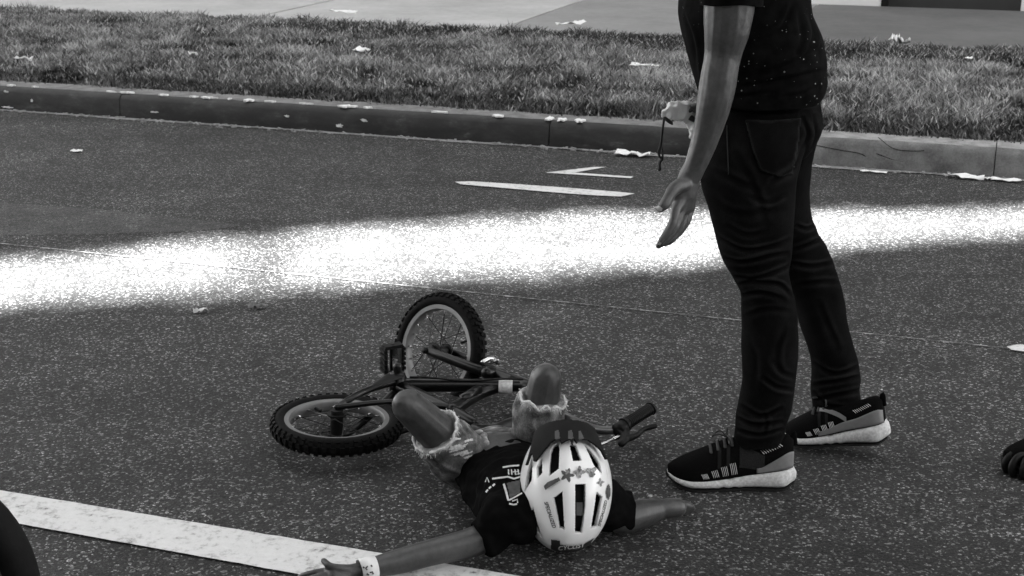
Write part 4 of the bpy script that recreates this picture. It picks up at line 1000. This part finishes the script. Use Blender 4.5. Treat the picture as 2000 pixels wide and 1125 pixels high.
def creases(co, no, lines):
    """cloth folds: a valley with a raised lip beside it, along each traced line, on the side that faces the street"""
    px, py = to_px(co); v = co - np.array(CAMP); v /= np.linalg.norm(v, axis=1)[:, None]; face = np.clip(-(no*v).sum(1)*2.5, 0, 1); out = np.zeros(len(co))
    for pts, w, A in lines:
        w, A = w*.78, A*.78
        P = spline([list(p)+[0] for p in pts], 16)[:, :2]; best = np.full(len(co), 1e9); sd = np.zeros(len(co)); tt = np.zeros(len(co))
        m = (px > P[:, 0].min()-6*w) & (px < P[:, 0].max()+6*w) & (py > P[:, 1].min()-6*w) & (py < P[:, 1].max()+6*w); ix = np.where(m)[0]
        if len(ix) == 0: continue
        X, Y = px[ix], py[ix]; bb = np.full(len(ix), 1e9); ss = np.zeros(len(ix)); tq = np.zeros(len(ix))
        for k in range(15):
            a, b2 = P[k], P[k+1]; d = b2-a; L = np.hypot(*d)+1e-9; u = np.clip(((X-a[0])*d[0]+(Y-a[1])*d[1])/L**2, 0, 1); ex, ey = X-a[0]-u*d[0], Y-a[1]-u*d[1]; dd = np.hypot(ex, ey)
            sg = np.sign(d[0]*ey-d[1]*ex); cl = dd < bb; bb[cl] = dd[cl]; ss[cl] = sg[cl]; tq[cl] = (k+u[cl])/15
        d = bb*ss; tap = np.sin(np.pi*np.clip(tq*.92+.04, 0, 1))**.6
        out[ix] += A*tap*(-np.exp(-(d/w)**2) + .85*np.exp(-((d+1.7*w)/(1.2*w))**2) + .35*np.exp(-((d-2.2*w)/(1.4*w))**2))
    return out*face
J = [([(1398, 462), (1455, 488), (1517, 477), (1542, 467)], 5, .006), ([(1408, 503), (1450, 511), (1506, 498), (1540, 493)], 5, .006), ([(1421, 537), (1465, 544), (1517, 529), (1542, 519)], 5, .007), ([(1439, 555), (1475, 550), (1522, 555), (1547, 575)], 5, .007),
     ([(1447, 578), (1486, 570), (1532, 584)], 5, .005), ([(1455, 616), (1496, 604), (1542, 606)], 6, .003), ([(1547, 761), (1517, 756), (1491, 738)], 5, .006), ([(1552, 735), (1530, 728), (1510, 705)], 6, .004), ([(1450, 792), (1486, 812), (1527, 797)], 5, .006), ([(1437, 812), (1470, 828), (1527, 823)], 4.5, .006),
     ([(1435, 838), (1480, 849), (1527, 838)], 4.5, .006), ([(1491, 802), (1498, 825), (1494, 846)], 4, .004), ([(1398, 333), (1444, 355), (1480, 372)], 8, .003), ([(1384, 384), (1435, 416), (1527, 407)], 9, .0025), ([(1420, 440), (1458, 458), (1500, 452)], 6, .003), ([(1509, 356), (1555, 323), (1569, 286)], 7, .007),
     ([(1440, 300), (1480, 380), (1500, 440)], 9, .003), ([(1535, 380), (1500, 395), (1460, 380)], 6, .003), ([(1460, 660), (1475, 700), (1470, 760)], 7, .0025), ([(1535, 640), (1520, 690), (1525, 730)], 7, .003),
     ([(1547, 488), (1578, 477), (1604, 467)], 5, .006), ([(1542, 513), (1589, 519), (1630, 511)], 5, .006), ([(1556, 440), (1575, 446), (1590, 440)], 4, .006), ([(1558, 555), (1604, 550), (1640, 550)], 6, .004), ([(1600, 590), (1620, 640), (1640, 680)], 7, .003), ([(1589, 709), (1630, 730), (1679, 715)], 5, .006), ([(1586, 751), (1630, 745), (1679, 735)], 5, .006), ([(1589, 782), (1635, 771), (1682, 761)], 5, .006), ([(1590, 765), (1615, 790), (1650, 795)], 4.5, .005),
     ([(1569, 230), (1580, 262), (1570, 285)], 5, .006), ([(1590, 225), (1596, 260), (1588, 290)], 5, .006)]
def jean_folds(co, no):
    z = co[:, 2]; knee = np.exp(-((z-.50)/.10)**2); ank = np.exp(-((z-.10)/.09)**2); amp = .0015 + .002*knee + .002*ank
    a2 = vnoise(np.stack([co[:, 0], z - co[:, 0]*.6, co[:, 1]], 1), (8, 12, 6), 8.1); a3 = vnoise(co, (24, 24, 30), 1.7)
    return amp*(a2*1.6 + a3*.7) + creases(co, no, J) - .001
displace(jm, jean_folds)
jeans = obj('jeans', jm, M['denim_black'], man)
bvj = tree_of(jeans)
def on_px(bv, pts, lift):
    out = []
    for k in range(len(pts)-1):
        for q in np.linspace(0, 1, 7)[:-1 if k < len(pts)-2 else 7]:
            x, y = pts[k][0]+(pts[k+1][0]-pts[k][0])*q, pts[k][1]+(pts[k+1][1]-pts[k][1])*q; loc, nr, _, _ = bv.ray_cast(CAMP, ray(x, y).normalized())
            if loc is not None: out.append(loc + nr*lift)
    return out
pk = laid(bvj, [(1456, 236), (1505, 237), (1562, 232), (1556, 290), (1546, 341), (1518, 344), (1484, 333), (1468, 288)], 3.0, .0022)
if pk.f: po = obj('pocket', pk, M['denim_black'], jeans); so = po.modifiers.new('t', 'SOLIDIFY'); so.thickness = .0018
for pts in ([(1456, 236), (1505, 237), (1562, 232)], [(1458, 240), (1470, 290), (1485, 332), (1518, 342), (1546, 340)], [(1421, 246), (1422, 290), (1424, 340)]):
    P = on_px(bvj, pts, .0026)
    if len(P) > 3: mb = MB(); mb.tube(P, [.0011]*len(P), 5, round_ends=False); obj('seam', mb, M['seam'], jeans)
# rivet at the front pocket
P = on_px(bvj, [(1418, 236), (1419, 237)], .002); mb = MB(); mb.ball(P[0], .003, 8, 6); obj('rivet', mb, M['steel'], jeans)
# tee shirt
t = MB()
t.loft(outline_loft([(-292, 1408, 1490, 3.16, .07), (-272, 1385, 1530, 3.16, .15), (-235, 1362, 1555, 3.16, .19), (-160, 1338, 1568, 3.16, .20), (-80, 1328, 1574, 3.16, .195), (0, 1325, 1580, 3.16, .19), (28, 1323, 1585, 3.16, .188), (69, 1330, 1601, 3.16, .186), (102, 1340, 1609, 3.16, .184),
                     (135, 1350, 1613, 3.17, .182), (160, 1356, 1614, 3.17, .18), (178, 1360, 1606, 3.17, .18), (192, 1364, 1596, 3.17, .178)], pw=.85))
t.tube([D(1450, -235, 3.05), D(1443, -150, 2.98), D(1432, -60, 2.95), D(1428, 14, 2.945)], [.085, .078, .070, .0665], 30, res=20, round_ends=False)
t.tube([D(1452, -235, 3.27), D(1445, -150, 3.34), D(1420, -60, 3.37), D(1405, 0, 3.37)], [.085, .074, .064, .0575], 30, res=20, round_ends=False)
sm_ = fuse(t, .0045, 2)
def shirt_folds(co, no):
    a2 = vnoise(np.stack([co[:, 0], co[:, 2] - co[:, 0]*.9, co[:, 1]], 1), (7, 11, 5), 2.1); a3 = vnoise(co, (26, 26, 26), 4.7)
    return .004*(a2*1.5 + a3*.5) - .003 + creases(co, no, [([(1332, 20), (1352, 83), (1361, 152)], 6, .006), ([(1583, 28), (1592, 69), (1573, 106)], 6, .007), ([(1509, 139), (1555, 120), (1601, 92)], 6, .007), ([(1449, 170), (1509, 160), (1573, 146), (1608, 140)], 6, .007),
        ([(1527, 190), (1573, 182), (1600, 168)], 5, .006), ([(1481, 83), (1527, 55), (1550, 10)], 7, .006), ([(1470, 130), (1500, 112), (1540, 85)], 7, .005), ([(1560, 20), (1568, 70), (1556, 110)], 6, .005), ([(1430, 190), (1470, 186), (1510, 178)], 5, .004)])
displace(sm_, shirt_folds)
shm = obj('tee_shirt', sm_, M['shirt_man'], man)
# body: arms with hands, trunk, neck and head (the head is above the picture)
b = MB()
seg([D(1450, -235, 3.06), D(1440, -140, 2.97), D(1427, -20, 2.945), D(1424, 14, 2.94), D(1418, 69, 2.935), D(1412, 106, 2.935), D(1406, 139, 2.93), D(1398, 185, 2.93), D(1388, 231, 2.93), D(1375, 277, 2.93), D(1358, 323, 2.93), D(1347, 345, 2.93)],
    [.06, .055, .052, .0515, .045, .0385, .0375, .0370, .0325, .0275, .0235, .0240], 18, 50)
b.ball(D(1366, 330, 2.915), (.008, .008, .010), 10, 8)                                           # wrist bone
kn = [D(1320, 410, 2.895), D(1329, 415, 2.912), D(1339, 413, 2.934), D(1348, 407, 2.955)]
palm = D(1338, 378, 2.922)
seg([D(1347, 345, 2.93), palm, D(1334, 405, 2.925)], [(.024, .021), (.030, .019), (.031, .016)], 16, 12, up=(.55, -.8, 0))
for k in range(4): seg([D(1343, 360, 2.925), palm*.5 + kn[k]*.5, kn[k]], [.016, .0125, .0105], 12, 8)
FING = [[(1314, 436, 2.882), (1301, 459, 2.874), (1291, 473, 2.870)], [(1319, 444, 2.898), (1301, 468, 2.888), (1286, 480, 2.882)], [(1330, 443, 2.922), (1313, 466, 2.912), (1297, 476, 2.906)], [(1341, 432, 2.945), (1328, 453, 2.938), (1317, 464, 2.932)]]
for k, f in enumerate(FING):
    r0 = (.0098, .0102, .0098, .0085)[k]; P = [kn[k]] + [D(*q) for q in f]; seg(P, [r0*1.06, r0, r0*.92, r0*.72], 12, 16)
    b.ball(P[1], r0*1.08, 10, 8)
seg([D(1338, 360, 2.915), D(1318, 368, 2.895), D(1306, 385, 2.880), D(1297, 400, 2.872), D(1289, 408, 2.868)], [.017, .0145, .0115, .0118, .0088], 12, 20)
# right arm bent forward, hand closed on the bag's neck behind the left forearm
seg([D(1452, -235, 3.27), D(1440, -120, 3.36), D(1418, 0, 3.38), D(1432, 90, 3.40), D(1410, 160, 3.38), D(1388, 205, 3.35), D(1378, 216, 3.34)], [.06, .055, .051, .043, .038, .027, .024], 16, 30)
rk = D(1374, 222, 3.335); seg([D(1380, 214, 3.34), rk], [.024, .028], 12, 5)
for k in range(4):
    o_ = Vector((-.006 + .002*k, -.026 + .017*k, .012 - .004*k)); seg([rk + o_ + Vector((.004, 0, .012)), rk + o_ + Vector((-.024, 0, .006)), rk + o_ + Vector((-.028, 0, -.014)), rk + o_ + Vector((-.012, 0, -.022))], [.0095, .0092, .0085, .007], 10, 12)
seg([rk + Vector((.005, -.02, .016)), rk + Vector((-.018, -.028, .018)), rk + Vector((-.032, -.018, .010))], [.012, .0105, .0085], 10, 9)
hd_c = D(1436, -299, 3.16) + Vector((-.015, .0, .175))
seg([D(1448, -200, 3.16), D(1447, -290, 3.16), hd_c - Vector((-.01, 0, .06))], [.07, .058, .055], 16, 10)
fx, fy = Vector((-.94, .34, 0)), Vector((.34, .94, 0))
b.ball(hd_c + Vector((0, 0, .02)), (.098, .077, .105), 20, 14, (fx, fy, (0, 0, 1))); b.ball(hd_c + fx*.02 - Vector((0, 0, .055)), (.075, .06, .065), 18, 12, (fx, fy, (0, 0, 1)))
b.tube([hd_c + fx*.095 + Vector((0, 0, .015)), hd_c + fx*.115 - Vector((0, 0, .018)), hd_c + fx*.098 - Vector((0, 0, .024))], [.008, .014, .010], 10)
for sg in (1, -1): b.ball(hd_c + fy*.078*sg - fx*.01, (.018, .008, .030), 10, 8, (fx, fy, (0, 0, 1)))
seg([D(1450, -150, 3.16), D(1460, 0, 3.17), D(1480, 180, 3.17)], [(.09, .14), (.08, .13), (.08, .12)], 20, 12, up=(0, 1, 0))
seg([D(1482, 200, 3.14), D(1462, 350, 3.08), D(1475, 470, 3.07), D(1499, 580, 3.07), D(1502, 700, 3.07), D(1484, 860, 3.07)], [.06, .055, .04, .03, .03, .026], 14, 24)
seg([D(1510, 200, 3.22), D(1515, 350, 3.28), D(1550, 470, 3.285), D(1598, 580, 3.29), D(1628, 700, 3.29), D(1640, 800, 3.29)], [.06, .05, .036, .028, .028, .025], 14, 24)
man_skin = fuse(b, .0025, 3)
def tendon(co, no):
    a = vnoise(co, (30, 30, 9), 5.5); k = vnoise(co, (90, 90, 90), 2.2)
    return np.where(co[:, 2] < 1.15, .0012*(.5-np.abs(a)*2) + .0004*k, 0)
displace(man_skin, tendon)
bodym = obj('body', man_skin, M['skin_man'], man)
bvb = tree_of(bodym)
for poly in ([(1282, 405), (1284, 402), (1290, 403), (1294, 407), (1292, 412), (1286, 413)], [(1284, 477), (1288, 473), (1292, 474), (1290, 479)]):
    q = laid(bvb, poly, 1.0, .0008)
    if q.f: obj('nail', q, M['nail'], bodym)
mb = MB(); mb.ball(hd_c + Vector((0, 0, .036)) - fx*.012, (.101, .083, .102), 24, 16, (fx, fy, (0, 0, 1))); hm = fuse(mb, .006, 1); displace(hm, lambda co, no: .004*vnoise(co, (60, 60, 60), 1)); obj('hair', hm, M['hair'], man)
for sg in (1, -1):
    mb = MB(); mb.ball(hd_c + fx*.088 + fy*.032*sg + Vector((0, 0, .012)), (.008, .014, .007), 12, 8, (fx, fy, (0, 0, 1))); obj('eye', mb, M['foam'], bodym)
mb = MB(); mb.ball(hd_c + fx*.09 - Vector((0, 0, .052)), (.008, .024, .005), 12, 8, (fx, fy, (0, 0, 1))); obj('mouth', mb, M['print_grey'], bodym)
# sneakers
h1 = G(1553, 955, 0); t1_ = G(1306, 955, 0); yaw1 = math.atan2((t1_-h1).y, (t1_-h1).x)
sh1 = shoe(man, Vector((h1.x-.006, h1.y+.02, .001)), yaw1 - .03, 0, .288)
to2 = G(1534, 864, 0.0); yaw2 = math.pi - R(24); Lf = .252; o2 = Vector((to2.x, to2.y, 0)) - Vector((math.cos(yaw2), math.sin(yaw2), 0))*Lf*.985
sh2 = shoe(man, Vector((o2.x, o2.y, .048)), yaw2, R(10.6), Lf, grey_side=True, hs=.9)

# ------------------------------------------------------------------ the plastic bag in his right hand
bag = thing('plastic_bag', 'small crumpled clear plastic bag with a dark cord held at the man\'s waist', 'bag', tuple(D(1345, 240, 3.31)))
mb = MB(); mb.tube([D(1300, 222, 3.30), D(1312, 218, 3.30), D(1330, 217, 3.31), D(1350, 222, 3.32), D(1358, 240, 3.32), D(1357, 262, 3.32), D(1354, 282, 3.32)], [(.010, .014), (.012, .020), (.014, .022), (.016, .022), (.016, .018), (.010, .012), (.003, .004)], 28, res=40, round_ends=True)
bm_ = fuse(mb, .0028, 1)
displace(bm_, lambda co, no: .006*(.5-np.abs(vnoise(co, (60, 60, 34), 3))*2.6) + .001 + .003*vnoise(co, (120, 120, 120), 5)); obj('pouch', bm_, M['plastic'], bag)
mb = MB(); mb.tube([D(1312, 240, 3.28), D(1304, 233, 3.28), D(1298, 230, 3.28), D(1296, 240, 3.28), D(1293, 262, 3.28), D(1290, 285, 3.28), D(1286, 297, 3.28), D(1290, 308, 3.28), D(1294, 311, 3.28), D(1289, 316, 3.28), D(1288, 328, 3.28)], [.0028]*9 + [.0034, .0036], 8, res=60)
mb.tube([D(1298, 231, 3.28), D(1305, 238, 3.275), D(1313, 242, 3.28)], [.0024]*3, 7, res=8); mb.tube([D(1291, 285, 3.28), D(1294, 297, 3.275), D(1294, 310, 3.28)], [.0024]*3, 7, res=8); mb.ball(D(1288, 330, 3.28), (.0045, .0045, .0055), 10, 8); obj('cord', mb, M['cord'], bag)

# ------------------------------------------------------------------ dark shoe coming in at the right edge
ds = thing('shoe', 'toe of a dark ridged shoe at the right edge of the road', 'shoe', (1.2, 3.0, 0))
tp = G(1972, 930, 0.0); shoe(ds, Vector((tp.x+.262, tp.y+.02, .002)), math.pi - .05, 0, .27, dark=True)
for k in range(7):
    a = math.pi*(.5 + k/6.0); c_ = Vector((tp.x+.05, tp.y+.02, 0)); e_ = Vector((math.cos(a), math.sin(a), 0)); mb = MB()
    mb.tube([c_ + Vector((e_.x*.052, e_.y*.046, .006)), c_ + Vector((e_.x*.056, e_.y*.049, .022)), c_ + Vector((e_.x*.044, e_.y*.04, .046)), c_ + Vector((e_.x*.02+.01, e_.y*.026, .058))], [.008, .010, .009, .007], 8, res=12); obj('toe_lug', mb, M['black_plastic'], ds)

# ------------------------------------------------------------------ litter
def scrap(name, label, cat, c, w, h, yaw, m='paper', lift=.006, curl=.008, seed=0, group='litter on the road and verge'):
    rr = random.Random(seed); nx, ny = 9, 6; rows = []; c = Vector(c)
    s0, v0 = SV(c)
    if c.z < .05 and v0 > KERB_V - .06 - h/2: c = W(s0, KERB_V - .045 - h/2, 0)          # lies in the gutter, clear of the kerb
    for i in range(nx):
        r = []
        for j in range(ny):
            x, y = (i/(nx-1)-.5)*w, (j/(ny-1)-.5)*h; x += .07*w*noise.noise(Vector((j*.8, seed, 2))); y *= 1 - .35*abs(noise.noise(Vector((i*.5, seed, 7))))
            z = lift + curl*(noise.noise(Vector((i*.55, j*.5, seed*3.1)))+.5)*1.2
            r.append(c + Vector((x*math.cos(yaw)-y*math.sin(yaw), x*math.sin(yaw)+y*math.cos(yaw), max(z, .002))))
        rows.append(r)
    mb = MB(); mb.loft(rows, False, False); o = obj(name, mb, M[m], base=c); so = o.modifiers.new('t', 'SOLIDIFY'); so.thickness = .0012
    tag(o, label, cat, group); return o
RY = math.atan2(-.326, .945)
scrap('paper_scrap', 'tiny white paper scrap alone on the asphalt at the left', 'paper', G(150, 298), .055, .035, RY+.5, seed=1)
scrap('paper_wrapper', 'long white crumpled paper against the kerb beside the dangling cord', 'paper', G(1252, 292), .17, .06, RY, seed=2, curl=.018)
scrap('paper_scrap', 'short white paper strip on the road right of the man\'s far leg', 'paper', G(1706, 338), .12, .022, RY, seed=3, curl=.004)
scrap('paper_wrapper', 'white torn paper in the gutter left of the kerb joint at right', 'paper', G(1889, 336), .155, .045, RY, seed=4, curl=.014)
scrap('paper_scrap', 'small white scrap between two larger papers in the right gutter', 'paper', G(1927, 338), .05, .03, RY, seed=5)
scrap('paper_wrapper', 'flat white paper at the far right end of the gutter', 'paper', G(1965, 341), .125, .035, RY-.1, seed=6)
scrap('dry_leaf', 'pale flattened leaf on the road below the left of the sunny band', 'leaf', G(392, 612), .045, .025, .3, 'paper_dirty', seed=7)
scrap('dry_leaf', 'brownish curled leaf on the road right of the pale leaf', 'leaf', G(503, 604), .06, .028, .2, 'dry_leaf', seed=8, curl=.012)
scrap('paper_scrap', 'pale curved scrap in the grass at the far left', 'paper', G(45, 127, .16), .13, .05, RY, 'paper_dirty', .03, .02, 9)
scrap('paper_scrap', 'crumpled white tissue in the grass left of centre', 'paper', G(706, 112, .17), .10, .07, .6, 'paper', .03, .035, 10)
scrap('paper_scrap', 'pale flat scrap in the grass just left of the man', 'paper', G(1258, 140, .17), .17, .05, RY, 'paper', .03, .015, 11)
scrap('paper_scrap', 'whitish crumpled lump in the shaded grass right of the man', 'paper', G(1746, 93, .17), .06, .06, .2, 'paper', .03, .05, 12)
scrap('paper_scrap', 'dull scrap beside the whitish lump in the shaded grass', 'paper', G(1766, 94, .17), .07, .04, .2, 'paper_dirty', .03, .03, 13)
scrap('paper_scrap', 'white strip where the grass meets the pavement, centre right', 'paper', G(1115, 56, .16), .26, .06, .7, 'paper', .03, .02, 14)
scrap('paper_scrap', 'white strip at the grass edge by the pavement, left of centre', 'paper', G(672, 34, .16), .22, .05, RY, 'paper', .035, .02, 15)
scrap('paper_scrap', 'small bright scrap in the grass near the right edge', 'paper', G(1892, 128, .17), .05, .03, .6, 'paper', .04, .01, 16)
scrap('paper_scrap', 'small pale scrap in the grass above the kerb, left third', 'paper', G(377, 117, .17), .05, .05, .6, 'paper_dirty', .03, .02, 17)
